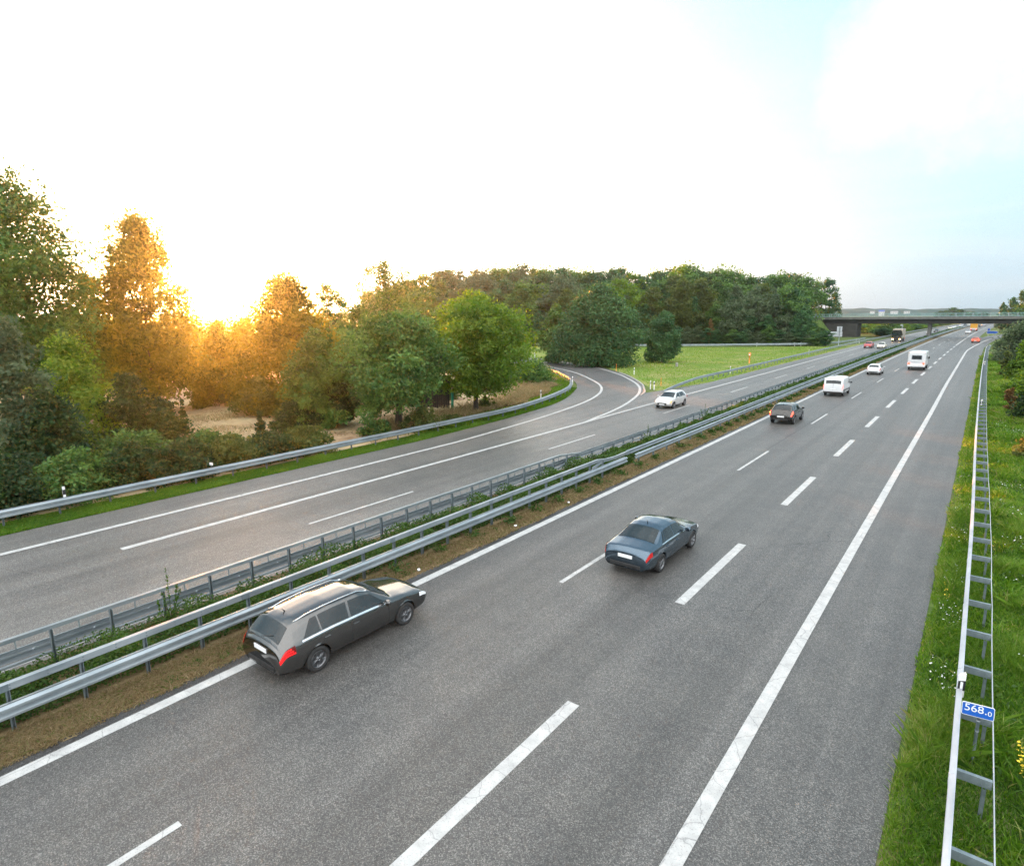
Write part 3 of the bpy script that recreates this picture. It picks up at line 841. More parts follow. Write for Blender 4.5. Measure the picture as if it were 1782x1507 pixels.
# ------------------------------------------------------------------ direction signs
def arrow_sign(x, y, rz, label, w, h, zc, front, back, flip=1, sq=1.15, polex=(.35, -.25)):
    r = tag(empty('direction_sign', (x, y, 0), rz), label, 'road sign')
    def plate(poly, y0, y1, m, nm, par):
        n = len(poly); mb = MB()
        mb.add([(a * flip, y0, b_) for a, b_ in poly] + [(a * flip, y1, b_) for a, b_ in poly], [tuple(range(n)), tuple(range(2 * n - 1, n - 1, -1))] + [(i, (i + 1) % n, n + (i + 1) % n, n + i) for i in range(n)])
        return mb.build(nm, m, par)
    arrow = [(-w / 2 + h * .55, zc - h / 2), (w / 2, zc - h / 2), (w / 2, zc + h / 2), (-w / 2 + h * .55, zc + h / 2), (-w / 2, zc + h * .18), (-w / 2, zc - h * .18)]
    a = plate(arrow, 0, .04, back, 'arrow_panel', r)
    inset = [(p[0] * .965, zc + (p[1] - zc) * .86) for p in arrow]
    plate(inset, -.012, -.002, front, 'face', a)
    x0 = w / 2 - sq - .1
    s = [(x0, zc + h / 2 + .06), (x0 + sq, zc + h / 2 + .06), (x0 + sq, zc + h / 2 + .06 + sq * 1.05), (x0, zc + h / 2 + .06 + sq * 1.05)]
    sp_ = plate(s, 0, .04, back, 'number_panel', r)
    c0 = np.mean(s, axis=0)
    plate([tuple(c0 + (np.array(p) - c0) * .9) for p in s], -.012, -.002, front, 'face', sp_)
    for px_ in polex:
        MB().tube([(px_ * w * flip, .10, -.3), (px_ * w * flip, .10, zc + h / 2 + (sq if px_ > 0 else 0))], .08, 10).build('pole', M['steel'], r)
    return r
arrow_sign(-18.7, 183.0, math.pi + R(8), 'back of a grey arrow-shaped exit sign before the bridge', 4.4, 1.35, 3.0, M['sign_blue'], M['sign_back'], flip=-1, sq=1.25)
arrow_sign(15.6, 268.0, 0, 'blue arrow-shaped exit sign in the gore behind the bridge', 3.1, .95, 1.55, M['sign_blue'], M['sign_white'], flip=-1, sq=.75)
r = tag(empty('road_sign', (-13.4, 292, 0)), 'narrow blue-grey sign back beside the far carriageway behind the lorry', 'road sign')
MB().box((0, 0, 2.6), (.9, .05, 2.4), bev=.02).build('panel', M['sign_back'], r)
for s in (-.3, .3): MB().tube([(s, .06, -.2), (s, .06, 3.6)], .05, 8).build('pole', M['steel_post'], r)

# ------------------------------------------------------------------ the overpass
br = tag(empty('overpass_bridge', (0, 254, 0)), 'long flat concrete overpass with turquoise railing crossing the motorway', 'bridge')
XL, XR = -62.0, 70.0
xm, wd = (XL + XR) / 2, XR - XL
def bz(x): return 0.0
MB().box((xm, 0, 6.35), (wd, 8.6, .34)).build('deck', M['concrete'], br)
for s in (-1, 1):
    MB().sweep([(XL, s * 4.5, 6.62), (XR, s * 4.5, 6.62)], [(-.22, .42), (.22, .42), (.22, -.36), (.10, -.42), (-.22, -.42)]).build('parapet', M['concrete'], br)
MB().sweep([(XL, 0, 0), (XR, 0, 0)], [(-3.1, 4.72), (3.1, 4.72), (3.25, 6.175), (-3.25, 6.175)]).build('girder', M['concrete_shaded'], br)
pier = MB(); pier.box((-1.6, .6, 2.36), (1.05, 4.6, 4.71), bev=.12); pier.build('pier', M['concrete'], br)
for x, s in ((-29.2, 1), (33.5, -1)):
    MB().box((x, 0, 2.33), (12.6 if s > 0 else 2.2, 9.0, 4.76)).build('abutment', M['concrete_shaded'], br)
for s in (-1, 1):
    rl_ = MB()
    for z in (7.25, 8.2): rl_.box((xm, s * 4.5, z), (wd, .07, .06))
    for x in np.arange(XL + .3, XR, .34): rl_.box((x, s * 4.5, 7.72), (.035, .035, .90))
    ro = rl_.build('railing', M['rail_green'], br)
    ps_ = MB()
    for x in np.arange(XL + .5, XR, 2.3): ps_.box((x, s * 4.5, 7.66), (.10, .09, 1.22))
    ps_.build('railing_posts', M['steel'], ro)
# earth ramps carrying the crossing road
em = MB()
for x0, x1 in ((-35.2, -150), (34.2, 150)):
    s = 1 if x1 > 0 else -1
    pts = []
    for x, h in ((x0, 6.3), (x0 + s * 40, 6.3), (x1, 2.0)):
        pts += [(x, 254 - 4.8, h), (x, 254 + 4.8, h), (x, 254 - 4.8 - h * 1.7, -.1), (x, 254 + 4.8 + h * 1.7, -.1)]
    fs = []
    for i in (0, 4):
        q = [i, i + 1, i + 3, i + 2, i + 4, i + 5, i + 7, i + 6]
        fs += [(i, i + 4, i + 5, i + 1), (i + 1, i + 5, i + 7, i + 3), (i + 2, i + 6, i + 4, i)]
    fs += [(0, 1, 3, 2)]
    em.add(pts, fs)
    sl = [(x0, 254 - 4.8, 6.3), (x0, 254 + 4.8, 6.3), (x0 - s * 5.5, 254 + 4.8, -.1), (x0 - s * 5.5, 254 - 4.8, -.1), (x0, 254 - 15.5, -.1), (x0, 254 + 15.5, -.1)]
    em.add(sl, [(0, 1, 2, 3), (0, 3, 4), (1, 5, 2)])
tag(em.build('embankment', M['verge']), kind='structure')
# ------------------------------------------------------------------ vehicles
def mat_glass(name, c=(.012, .02, .024)):
    m, t, b = new_mat(name)
    cc, f, v = noise_col(t, tuple(x * .7 for x in c), c, 1.2)
    t.links.new(cc, b.inputs['Base Color'])
    b.inputs['Roughness'].default_value = .04; b.inputs['Specular IOR Level'].default_value = .55
    return m
M['glass'] = mat_glass('car_glass')
M['tyre'] = mat_noise('tyre_rubber', (.014, .014, .015), (.028, .028, .028), 9, .8)
M['rim'] = mat_noise('alloy_rim', (.16, .165, .175), (.26, .265, .28), 6, .3, .9)
M['chrome'] = mat_noise('chrome_trim', (.60, .62, .65), (.75, .77, .80), 5, .15, 1.0)
M['trim'] = mat_noise('dark_trim', (.012, .012, .013), (.025, .025, .026), 5, .5)
M['plate'] = mat_noise('licence_plate', (.72, .73, .74), (.82, .82, .83), 14, .4)
M['tail_lit'] = mat_emit('tail_light_lit', (1, .012, .015), .30, (.40, .008, .008))
M['tail_dark'] = mat_noise('tail_lens', (.10, .004, .005), (.16, .006, .007), 8, .15)
M['tail'] = mat_emit('tail_light', (1, .02, .02), .03, (.30, .008, .008))
M['brake_lit'] = mat_emit('brake_light_lit', (1, .06, .03), .9, (.6, .02, .01))
M['head'] = mat_noise('headlamp_glass', (.70, .72, .75), (.85, .86, .88), 8, .08)
M['head_lit'] = mat_emit('headlamp_lit', (1, .55, .16), 3.0, (.9, .8, .6))
M['indicator'] = mat_emit('indicator', (1, .35, .03), .25, (.8, .3, .04))
PAINT = {'navy': mat_paint('paint_black_metallic', (.13, .128, .126), .97, .13), 'teal': mat_paint('paint_dark_blue', (.085, .125, .165), .96, .14), 'black': mat_paint('paint_black', (.06, .058, .055), .95, .14),
         'white': mat_paint('paint_white', (.68, .70, .72)), 'pearl': mat_paint('paint_pale_silver', (.60, .60, .60), .3, .3), 'red': mat_paint('paint_red', (.42, .035, .03)), 'cream': mat_paint('paint_cream', (.72, .68, .55)),
         'orange': mat_paint('paint_orange_red', (.75, .10, .02)), 'yellow': mat_paint('paint_yellow', (.75, .36, .02)), 'beige': mat_paint('paint_beige', (.50, .42, .32), 0, .5), 'silver': mat_paint('paint_silver', (.42, .44, .47), .7, .3)}
def lerp_pts(pts, s):
    return np.interp(s, [p[0] for p in pts], [p[1] for p in pts])
def smooth_interp(pts, s, k=3):
    "linear control polygon, softened"
    o = np.zeros_like(s)
    ws = [.25, .5, .25]
    for d, w in zip((-.012, 0, .012), ws): o += w * lerp_pts(pts, np.clip(s + d, 0, 1))
    e = np.clip(np.minimum(s, 1 - s) / .015, 0, 1)
    return o * e + lerp_pts(pts, s) * (1 - e)
SEG = 5
class Shell:
    def __init__(self, L, Wd, top, belt, w, wr, zu, axles, rw, rise=.05, sharp=1, n=120):
        self.L = L
        s = np.concatenate([np.linspace(0, .03, 9)[:-1], np.linspace(.03, .97, n - 16), np.linspace(.97, 1, 9)[1:]])
        self.s = s
        zt, zb, hw, hr, z0 = (smooth_interp(a, s) for a in (top, belt, w, wr, zu))
        hw = hw * Wd / 2; hr = hr * Wd / 2
        zb = np.minimum(zb, zt - .012)
        rs = np.minimum(rise, (zt - zb) * .5)
        ctl = np.stack([np.stack(a, 1) for a in ((hw * 0, z0), (hw * .82, z0), (hw * .965, z0 + .10), (hw, (z0 + zb) * .5 + .06), (hw * .965, zb), (np.minimum(hr, hw * .95), zt - rs), (np.minimum(hr, hw * .95) * .55, zt - .012 * (rs > .01)), (hw * 0, zt))], 1)
        ks = []
        for i in range(7):
            for k in range(SEG): ks.append(ctl[:, i] + (ctl[:, i + 1] - ctl[:, i]) * (k / SEG))
        ks.append(ctl[:, 7])
        g = np.stack(ks, 1)                       # station, ring, (x, z)
        for _ in range(sharp):
            h = g.copy(); h[:, 1:-1] = .25 * g[:, :-2] + .5 * g[:, 1:-1] + .25 * g[:, 2:]; g = h
        y = (s - .5) * L
        G = np.zeros((len(s), g.shape[1], 3)); G[:, :, 0] = g[:, :, 0]; G[:, :, 1] = y[:, None]; G[:, :, 2] = g[:, :, 1]
        self.plain = G.copy()
        ra = rw * 1.16
        for ya in axles:
            dy = np.abs(y - ya)
            for i in np.where(dy < ra)[0]:
                hgt = rw + math.sqrt(ra * ra - dy[i] ** 2)
                m = G[i, :, 0] > hw[i] * .70
                G[i, m, 2] = np.maximum(G[i, m, 2], hgt)
        self.G, self.hw = G, hw
    def body(self, name, mat_, parent):
        G = self.G; n, m = G.shape[:2]
        full = np.concatenate([G, (G * np.array([-1, 1, 1]))[:, 1:-1][:, ::-1]], 1)
        k = full.shape[1]
        V = full.reshape(-1, 3)
        fs = [(i * k + j, i * k + (j + 1) % k, (i + 1) * k + (j + 1) % k, (i + 1) * k + j) for i in range(n - 1) for j in range(k)]
        fs += [tuple(range(k))[::-1], tuple(range((n - 1) * k, n * k))]
        mb = MB(); mb.add(V, fs, True)
        o = mb.build(name, mat_, parent)
        return o
    def pt(self, s, v, off=0.0, arch=False):
        G = self.plain
        a = np.interp(s, self.s, np.arange(len(self.s))); i = int(min(a, len(self.s) - 1.001)); f = a - i
        j = int(min(v, G.shape[1] - 1.001)); h = v - j
        q = lambda i, j: G[i, j]
        p = (q(i, j) * (1 - h) + q(i, j + 1) * h) * (1 - f) + (q(i + 1, j) * (1 - h) + q(i + 1, j + 1) * h) * f
        du = q(i + 1, j) - q(i, j); dv = q(i, j + 1) - q(i, j)
        nn = np.cross(du, dv); l = np.linalg.norm(nn)
        if l > 1e-9:
            nn = nn / l
            c = np.array([0, p[1], .6])
            if nn @ (p - c) < 0: nn = -nn
            p = p + nn * off
        return p
    def patch(self, mb, s0, s1, v0, v1, off=.006, ns=10, nv=6, mirror=True):
        "s0, s1 may be functions of t (0 at v0, 1 at v1)"
        f0 = s0 if callable(s0) else (lambda t: s0); f1 = s1 if callable(s1) else (lambda t: s1)
        V = []
        for b in range(nv + 1):
            t = b / nv
            for a in range(ns + 1): V.append(self.pt(f0(t) + (f1(t) - f0(t)) * a / ns, v0 + (v1 - v0) * t, off))
        fs = [(b * (ns + 1) + a, b * (ns + 1) + a + 1, (b + 1) * (ns + 1) + a + 1, (b + 1) * (ns + 1) + a) for b in range(nv) for a in range(ns)]
        mb.add(V, fs, True)
        if mirror: mb.add([(-p[0], p[1], p[2]) for p in V], [q[::-1] for q in fs], True)
    def cross(self, mb, s0, s1, v0, off=.006, ns=8, nv=8, v1=35.0):
        "a patch over the top, from one side to the other"
        V, cols = [], []
        vs = list(np.linspace(v0, v1, nv + 1))
        f0 = s0 if callable(s0) else (lambda t: s0); f1 = s1 if callable(s1) else (lambda t: s1)
        for a in range(ns + 1):
            row = []
            for b, v in enumerate(vs):
                t = b / nv
                row.append(self.pt(f0(t) + (f1(t) - f0(t)) * a / ns, v, off))
            row[-1] = np.array([0, row[-1][1], row[-1][2]])
            full = row + [np.array([-p[0], p[1], p[2]]) for p in row[-2::-1]]
            V += full
        k = 2 * nv + 1
        mb.add(V, [(a * k + b, a * k + b + 1, (a + 1) * k + b + 1, (a + 1) * k + b) for a in range(ns) for b in range(k - 1)], True)
WHEELS = {}
def wheel_meshes(r, w, spokes=5):
    key = (r, w, spokes)
    if key in WHEELS: return WHEELS[key]
    def lathe(prof, n=32):
        mb = MB(); V = []
        for k in range(n):
            a = 2 * math.pi * k / n
            for q, x in prof: V.append((x, q * math.cos(a), q * math.sin(a)))
        m = len(prof)
        return mb.add(V, [(k * m + j, k * m + (j + 1) % m, ((k + 1) % n) * m + (j + 1) % m, ((k + 1) % n) * m + j) for k in range(n) for j in range(m)], True)
    t = lathe([(r * .68, -w / 2), (r * .93, -w / 2), (r, -w * .36), (r, w * .36), (r * .93, w / 2), (r * .68, w / 2), (r * .66, w * .4), (r * .66, -w * .4)])
    rim = lathe([(r * .67, w * .47), (r * .60, w * .45), (r * .60, -w * .3), (r * .67, -w * .3)])
    rim.add([(w * .18, r * .6 * math.cos(2 * math.pi * k / 20), r * .6 * math.sin(2 * math.pi * k / 20)) for k in range(20)], [tuple(range(20))])
    for k in range(spokes):
        a = 2 * math.pi * k / spokes
        for d in (-.10, .10):
            c1, s1 = math.cos(a + d), math.sin(a + d)
            pa = np.array([w * .42, r * .12 * c1, r * .12 * s1]); pb = np.array([w * .44, r * .63 * math.cos(a + d * 1.6), r * .63 * math.sin(a + d * 1.6)])
            rim.tube([pa, pb], [r * .05, r * .035], 6)
    rim.tube([(w * .2, 0, 0), (w * .45, 0, 0)], [r * .17, r * .13], 12)
    def me(n, mb, m):
        x = bpy.data.meshes.new(n); x.from_pydata(mb.v, [], mb.f); x.materials.append(m); x.polygons.foreach_set('use_smooth', mb.s); x.update(); return x
    WHEELS[key] = (me('tyre', t, M['tyre']), me('rim', rim, M['rim']))
    return WHEELS[key]
def add_wheels(root, xs, ys, r, w, spokes=5):
    ty, ri = wheel_meshes(r, w, spokes)
    for y in ys:
        for s in (-1, 1):
            o = link('wheel', ty, root); o.location = (s * xs, y, r); o.rotation_euler = (0.3 * y, 0, 0 if s > 0 else math.pi)
            c = link('rim', ri, o)
P3, P4, P5 = 3 * SEG, 4 * SEG, 5 * SEG
def both(name, mat_, parent, fn):
    for s in (1, -1):
        mb = MB(); fn(mb)
        if s < 0: mb.v = [(-a, b_, c) for a, b_, c in mb.v]; mb.f = [q[::-1] for q in mb.f]
        mb.build(name, mat_, parent)
def pillar(s_low, s_high): return lambda t: s_low + (s_high - s_low) * t
SPEC = {
 'estate': dict(L=4.85, W=1.84, top=[(0, .72), (.006, .98), (.020, 1.06), (.085, 1.39), (.13, 1.445), (.33, 1.50), (.50, 1.485), (.585, 1.41), (.72, 1.0), (.76, .97), (.92, .86), (.972, .75), (1, .58)],
   belt=[(0, .66), (.03, .92), (.3, .95), (.70, .90), (.8, .86), (.95, .73), (1, .55)], w=[(0, .90), (.02, .95), (.12, .99), (.4, 1), (.75, .99), (.9, .94), (.97, .88), (1, .78)],
   wr=[(0, .70), (.03, .74), (.10, .66), (.2, .66), (.55, .68), (.64, .74), (.72, .82), (.8, .84), (.95, .70), (1, .5)], zu=[(0, .29), (.05, .24), (.2, .22), (.85, .20), (.95, .22), (1, .34)],
   ax=(.205, .795), r=.325, side=[(.135, .20, .235, .235), (.245, .245, .405, .415), (.422, .432, .68, .575)], rear=(.023, .083), wind=(.592, .712), rails=True, tails=(.002, .085, P4 - 3.2, P4 + .2), plate=(.004, .78)),
 'sedan': dict(L=4.70, W=1.80, top=[(0, .74), (.010, .95), (.03, 1.01), (.13, 1.06), (.16, 1.08), (.30, 1.36), (.36, 1.42), (.48, 1.435), (.56, 1.39), (.70, 1.0), (.74, .97), (.92, .86), (.972, .74), (1, .56)],
   belt=[(0, .68), (.03, .90), (.15, .95), (.3, .94), (.70, .90), (.8, .86), (.95, .72), (1, .54)], w=[(0, .84), (.03, .93), (.15, .98), (.4, 1), (.75, .99), (.9, .93), (.97, .87), (1, .76)],
   wr=[(0, .72), (.05, .80), (.15, .82), (.20, .76), (.32, .66), (.5, .68), (.58, .70), (.70, .80), (.8, .82), (.95, .68), (1, .48)], zu=[(0, .29), (.05, .25), (.2, .22), (.85, .20), (.95, .22), (1, .34)],
   ax=(.215, .80), r=.32, side=[(.235, .30, .275, .315), (.285, .325, .44, .44), (.452, .452, .655, .565)], rear=(.165, .30), wind=(.565, .695), rails=False, tails=(.002, .07, P4 - 2.8, P4 + .2), plate=(.004, .70)),
 'hatch': dict(L=4.15, W=1.76, top=[(0, .66), (.012, .96), (.035, 1.06), (.095, 1.36), (.15, 1.45), (.33, 1.49), (.50, 1.47), (.58, 1.41), (.76, 1.0), (.80, .97), (.93, .86), (.975, .75), (1, .56)],
   belt=[(0, .62), (.035, .94), (.3, .95), (.72, .90), (.82, .86), (.95, .73), (1, .54)], w=[(0, .86), (.035, .95), (.15, 1), (.4, 1), (.75, .99), (.9, .93), (.97, .87), (1, .76)],
   wr=[(0, .70), (.035, .76), (.10, .68), (.2, .66), (.55, .68), (.64, .73), (.76, .82), (.84, .84), (.95, .70), (1, .5)], zu=[(0, .29), (.06, .25), (.2, .22), (.85, .20), (.95, .22), (1, .34)],
   ax=(.19, .80), r=.31, side=[(.16, .215, .225, .225), (.235, .235, .44, .445), (.452, .458, .715, .575)], rear=(.040, .10), wind=(.59, .75), rails=False, tails=(.004, .085, P4 - 3.4, P4 + 1.2), plate=(.004, .60)),
 'suv': dict(L=4.2, W=1.80, top=[(0, .70), (.012, 1.02), (.035, 1.12), (.10, 1.42), (.15, 1.53), (.33, 1.58), (.50, 1.56), (.58, 1.49), (.74, 1.09), (.79, 1.05), (.93, .94), (.975, .82), (1, .60)],
   belt=[(0, .66), (.035, 1.0), (.3, 1.03), (.72, .98), (.82, .94), (.95, .80), (1, .58)], w=[(0, .88), (.035, .96), (.15, 1), (.4, 1), (.75, .99), (.9, .94), (.97, .88), (1, .78)],
   wr=[(0, .74), (.035, .80), (.10, .72), (.2, .70), (.55, .71), (.64, .75), (.76, .84), (.84, .86), (.95, .72), (1, .5)], zu=[(0, .40), (.06, .30), (.2, .26), (.85, .24), (.95, .26), (1, .38)],
   ax=(.19, .80), r=.34, side=[(.15, .20, .225, .225), (.235, .235, .44, .445), (.452, .458, .70, .57)], rear=(.042, .105), wind=(.59, .735), rails=False, tails=(.003, .075, P4 - 2.4, P4 + 1.4), plate=(.004, .62)),
 'van': dict(L=4.9, W=1.92, top=[(0, .60), (.004, 1.10), (.012, 1.60), (.022, 1.86), (.05, 1.94), (.3, 1.97), (.66, 1.94), (.72, 1.84), (.86, 1.24), (.89, 1.16), (.965, 1.0), (.985, .85), (1, .60)],
   belt=[(0, .56), (.004, .98), (.02, 1.12), (.3, 1.13), (.80, 1.10), (.88, 1.04), (.96, .86), (1, .56)], w=[(0, .94), (.02, .985), (.10, 1), (.4, 1), (.8, 1), (.92, .95), (.98, .84), (1, .70)],
   wr=[(0, .97), (.02, .955), (.1, .94), (.6, .94), (.74, .88), (.86, .85), (.95, .74), (1, .6)], zu=[(0, .38), (.05, .30), (.2, .26), (.85, .24), (.95, .26), (1, .38)],
   ax=(.19, .80), r=.33, side=[(.62, .62, .82, .70)], rear=(.009, .019), wind=(.725, .85), rails=False, tails=(.002, .022, P4 - 1.6, P4 + 1.6), plate=(.003, .78)),
}
def make_car(kind, paint, label, loc, rz, cat='car', lit='tail', head='head', name='car', group=None, plate=True, mirror=None):
    S = SPEC[kind]
    L, Wd = S['L'], S['W']
    root = tag(empty(name, loc, rz), label, cat, group)
    ax = [(a - .5) * L for a in S['ax']]
    sh = Shell(L, Wd, S['top'], S['belt'], S['w'], S['wr'], S['zu'], ax, S['r'], rise=.07 if kind != 'van' else .06)
    body = sh.body('body', PAINT[paint], root)
    for (a0, a1, b0, b1) in S['side']:
        both('side_window', M['glass'], root, lambda mb: sh.patch(mb, pillar(a0, a1), pillar(b0, b1), P4 + .7, P5 - .55, .006, 8, 6, False))
    if kind not in ('van',):
        both('window_trim', M['chrome'] if kind in ('estate', 'sedan') else M['trim'], root, lambda mb: sh.patch(mb, S['side'][0][0] - .01, S['side'][-1][2] + .01, P4 + .05, P4 + .55, .008, 40, 1, False))
    mb = MB(); sh.cross(mb, S['rear'][0], S['rear'][1], P5 + .9 if kind != 'van' else P5 + 2.2, .006, 8, 8); mb.build('rear_window', M['glass'], root)
    mb = MB(); sh.cross(mb, S['wind'][0], S['wind'][1], P5 + .7, .006, 10, 8); mb.build('windscreen', M['glass'], root)
    # sill and bumpers in dark trim, door gaps
    both('sill', M['trim'], root, lambda mb: sh.patch(mb, S['ax'][0] + S['r'] * 1.22 / L, S['ax'][1] - S['r'] * 1.22 / L, 6.0, 9.2, .005, 30, 3, False))
    both('bumper_trim', M['trim'], root, lambda mb: sh.patch(mb, .002, .05, 5.5, 9.0, .006, 6, 3, False))
    cuts = [S['side'][-1][0] - .006] + ([S['side'][-2][0] - .008, S['side'][-1][2] - .012] if len(S['side']) > 1 else [S['side'][-1][2]])
    for c in cuts: both('door_gap', M['trim'], body, lambda mb: sh.patch(mb, c, c + .0016, 9.5, P4 + .3, .002, 1, 14, False))
    for c in cuts[:2]:
        p = sh.pt(c + .028, P4 - 2.2, .0)
        for s in (-1, 1): MB().box((s * (p[0] + .012), p[1], p[2]), (.03, .19, .03), bev=.01).build('door_handle', PAINT[paint], root)
    t0, t1, v0, v1 = S['tails']
    for s in (1, -1):
        mb = MB(); sh.patch(mb, t0, t1, v0, v1, .009, 8, 4, mirror=False)
        rp = sh.pt(.004, v0 + (v1 - v0) * .5)
        if s < 0: mb.v = [(-a, b_, c) for a, b_, c in mb.v]; mb.f = [q[::-1] for q in mb.f]
        tl = mb.build('tail_light', M['tail_dark'] if kind == 'estate' else M[lit], root)
        if kind == 'estate':
            for q in (.12, .42, .72):
                mb = MB(); sh.patch(mb, t0 + .001, t1 - .03 * q, v0 + (v1 - v0) * q, v0 + (v1 - v0) * (q + .16), .014, 10, 1, mirror=False)
                if s < 0: mb.v = [(-a, b_, c) for a, b_, c in mb.v]; mb.f = [f_[::-1] for f_ in mb.f]
                mb.build('light_strip', M[lit], tl)
        mb = MB(); sh.patch(mb, .915, .982, P4 - 3.0, P4 - .2, .008, 8, 4, mirror=False)
        if s < 0: mb.v = [(-a, b_, c) for a, b_, c in mb.v]; mb.f = [q[::-1] for q in mb.f]
        mb.build('headlight', M[head], root)
        p = sh.pt(S['side'][-1][2] - .035, P4 + .4)
        mb = MB(); mb.box((s * (p[0] + .15), p[1], p[2] + .07), (.20, .10, .14), bev=.045); mb.tube([(s * (p[0] - .02), p[1], p[2] + .02), (s * (p[0] + .1), p[1], p[2] + .05)], .025, 6)
        mb.build('mirror', M[mirror] if mirror else PAINT[paint], root)
    zp = S['plate'][1]
    i0 = sh.pt(.003, P3)
    yb = -L / 2
    # the tailgate recess with the plate
    pts = [(sh.pt(s_, 35)[1], sh.pt(s_, 35)[2]) for s_ in np.linspace(0, .05, 60)]
    yp = min((abs(z - zp), y) for y, z in pts)[1] if zp > sh.pt(0, 35)[2] else yb
    MB().box((0, yp - .012, zp), (.52, .02, .115), bev=.006).build('licence_plate', M['plate'], root)
    MB().box((0, -L / 2 + .01, .40), (Wd * .62, .06, .12), bev=.02).build('rear_bumper_insert', M['trim'], root)
    MB().box((0, L / 2 - .005, .46), (Wd * .50, .05, .18), bev=.02).build('grille', M['trim'], root)
    MB().box((0, L / 2 + .015, .40), (.52, .015, .11), bev=.005).build('licence_plate', M['plate'], root)
    if kind in ('estate', 'hatch', 'suv'):
        MB().tube([(-.02, sh.pt(S['rear'][0] - .003, 35)[1] - .012, sh.pt(S['rear'][0] - .003, 35)[2]), (.34, sh.pt(S['rear'][0] + .012, 33)[1] - .012, sh.pt(S['rear'][0] + .012, 33)[2] + .012)], .009, 5).build('rear_wiper', M['trim'], root)
    if S['rails']:
        for s in (-1, 1):
            P_ = [sh.pt(q, P5 + 1.2, .035 if .14 < q < .55 else .0) for q in (.12, .14, .2, .3, .4, .5, .55, .57)]
            MB().tube([(s * p[0], p[1], p[2]) for p in P_], .016, 6).build('roof_rail', M['chrome'], root)
    if kind == 'van':
        both('rub_strip', M['trim'], root, lambda mb: sh.patch(mb, .02, .86, P3 - 2.2, P3 - .8, .012, 40, 2, False))
        mb = MB(); mb.box((0, -L / 2 - .0, 1.2), (.012, .02, 1.1)); mb.build('door_gap', M['trim'], body)
        MB().box((0, -L / 2 - .02, .42), (1.75, .10, .16), bev=.03).build('rear_bumper', M['trim'], root)
    fin = sh.pt(.15 if kind != 'sedan' else .36, 35)
    MB().tube([(0, fin[1], fin[2] - .02), (0, fin[1] - .10, fin[2] + .09)], [.02, .004], 6).build('aerial', M['trim'], root)
    add_wheels(root, Wd / 2 - .13, ax, S['r'], .215, 5 if kind != 'van' else 7)
    return root
def road_yaw(y): return -math.atan(.00011 * max(0, y - 90))
L_ = lambda k: SPEC[k]['L'] / 2
make_car('estate', 'navy', 'black estate car with silver roof rails passing close beside the median barrier', (.84, 6.75 + L_('estate'), 0), 0, lit='tail_lit')
make_car('sedan', 'teal', 'dark blue saloon between the lane dashes, in the middle lane', (5.15, 17.25 + L_('sedan'), 0), 0)
make_car('suv', 'black', 'black hatchback with glowing tail lights in the fast lane behind the van', (1.80, 49.9 + L_('suv'), 0), 0, lit='brake_lit')
make_car('van', 'white', 'white panel van in the fast lane', (1.82, 70.2 + L_('van'), 0), 0, cat='van', name='van', lit='brake_lit', mirror='trim')
make_car('hatch', 'white', 'white hatchback in the fast lane ahead of the white van', (1.93, 98.0 + L_('hatch'), 0), road_yaw(100))
make_car('hatch', 'pearl', 'pale silver oncoming car on the far carriageway by the ramp nose', (-9.2, 52.3 + L_('hatch'), 0), math.pi, head='indicator')
make_car('suv', 'red', 'small red oncoming car in the outer far lane ahead of the lorry', (-8.85, 172 + 2.1, 0), math.pi + road_yaw(172))
make_car('hatch', 'cream', 'cream-white oncoming car in the inner far lane ahead of the lorry', (-5.9, 170.8 + 2.1, 0), math.pi + road_yaw(172))
make_car('suv', 'orange', 'orange-red car turning off into the exit before the bridge', (11.85, 214 + 2.1, 0), -R(3.5), lit='brake_lit')
make_car('sedan', 'white', 'white car under the bridge behind the yellow lorry', (8.2, 303 + 2.3, 0), road_yaw(303))
src = make_car('hatch', 'white', 'white oncoming car just right of the bridge pier', (-3.75, 288.8 + 2.1, 0), math.pi + road_yaw(289))
far_cars = [(-3.2, 321, 'black', 'sedan', 'dark-fronted oncoming car following the white one by the pier', math.pi), (-.9, 382, 'cream', 'hatch', 'first pale car of the distant oncoming queue under the bridge', math.pi), (.3, 394, 'white', 'hatch', 'second pale car of the distant oncoming queue under the bridge', math.pi),
            (.9, 418, 'silver', 'sedan', 'third car of the distant oncoming queue under the bridge', math.pi), (2.0, 442, 'white', 'hatch', 'fourth car of the distant oncoming queue under the bridge', math.pi), (3.3, 464, 'black', 'sedan', 'fifth car of the distant oncoming queue under the bridge', math.pi), (4.4, 481, 'cream', 'hatch', 'last car of the distant oncoming queue under the bridge', math.pi),
            (10.2, 424, 'black', 'suv', 'dark car beyond the yellow lorry, right of it', 0), (12.2, 470, 'silver', 'sedan', 'grey car farthest away beyond the yellow lorry', 0)]
for x, y, p, k, lab, rz in far_cars:
    make_car(k, p, lab, (x, y + 2.2, 0), rz + road_yaw(y))

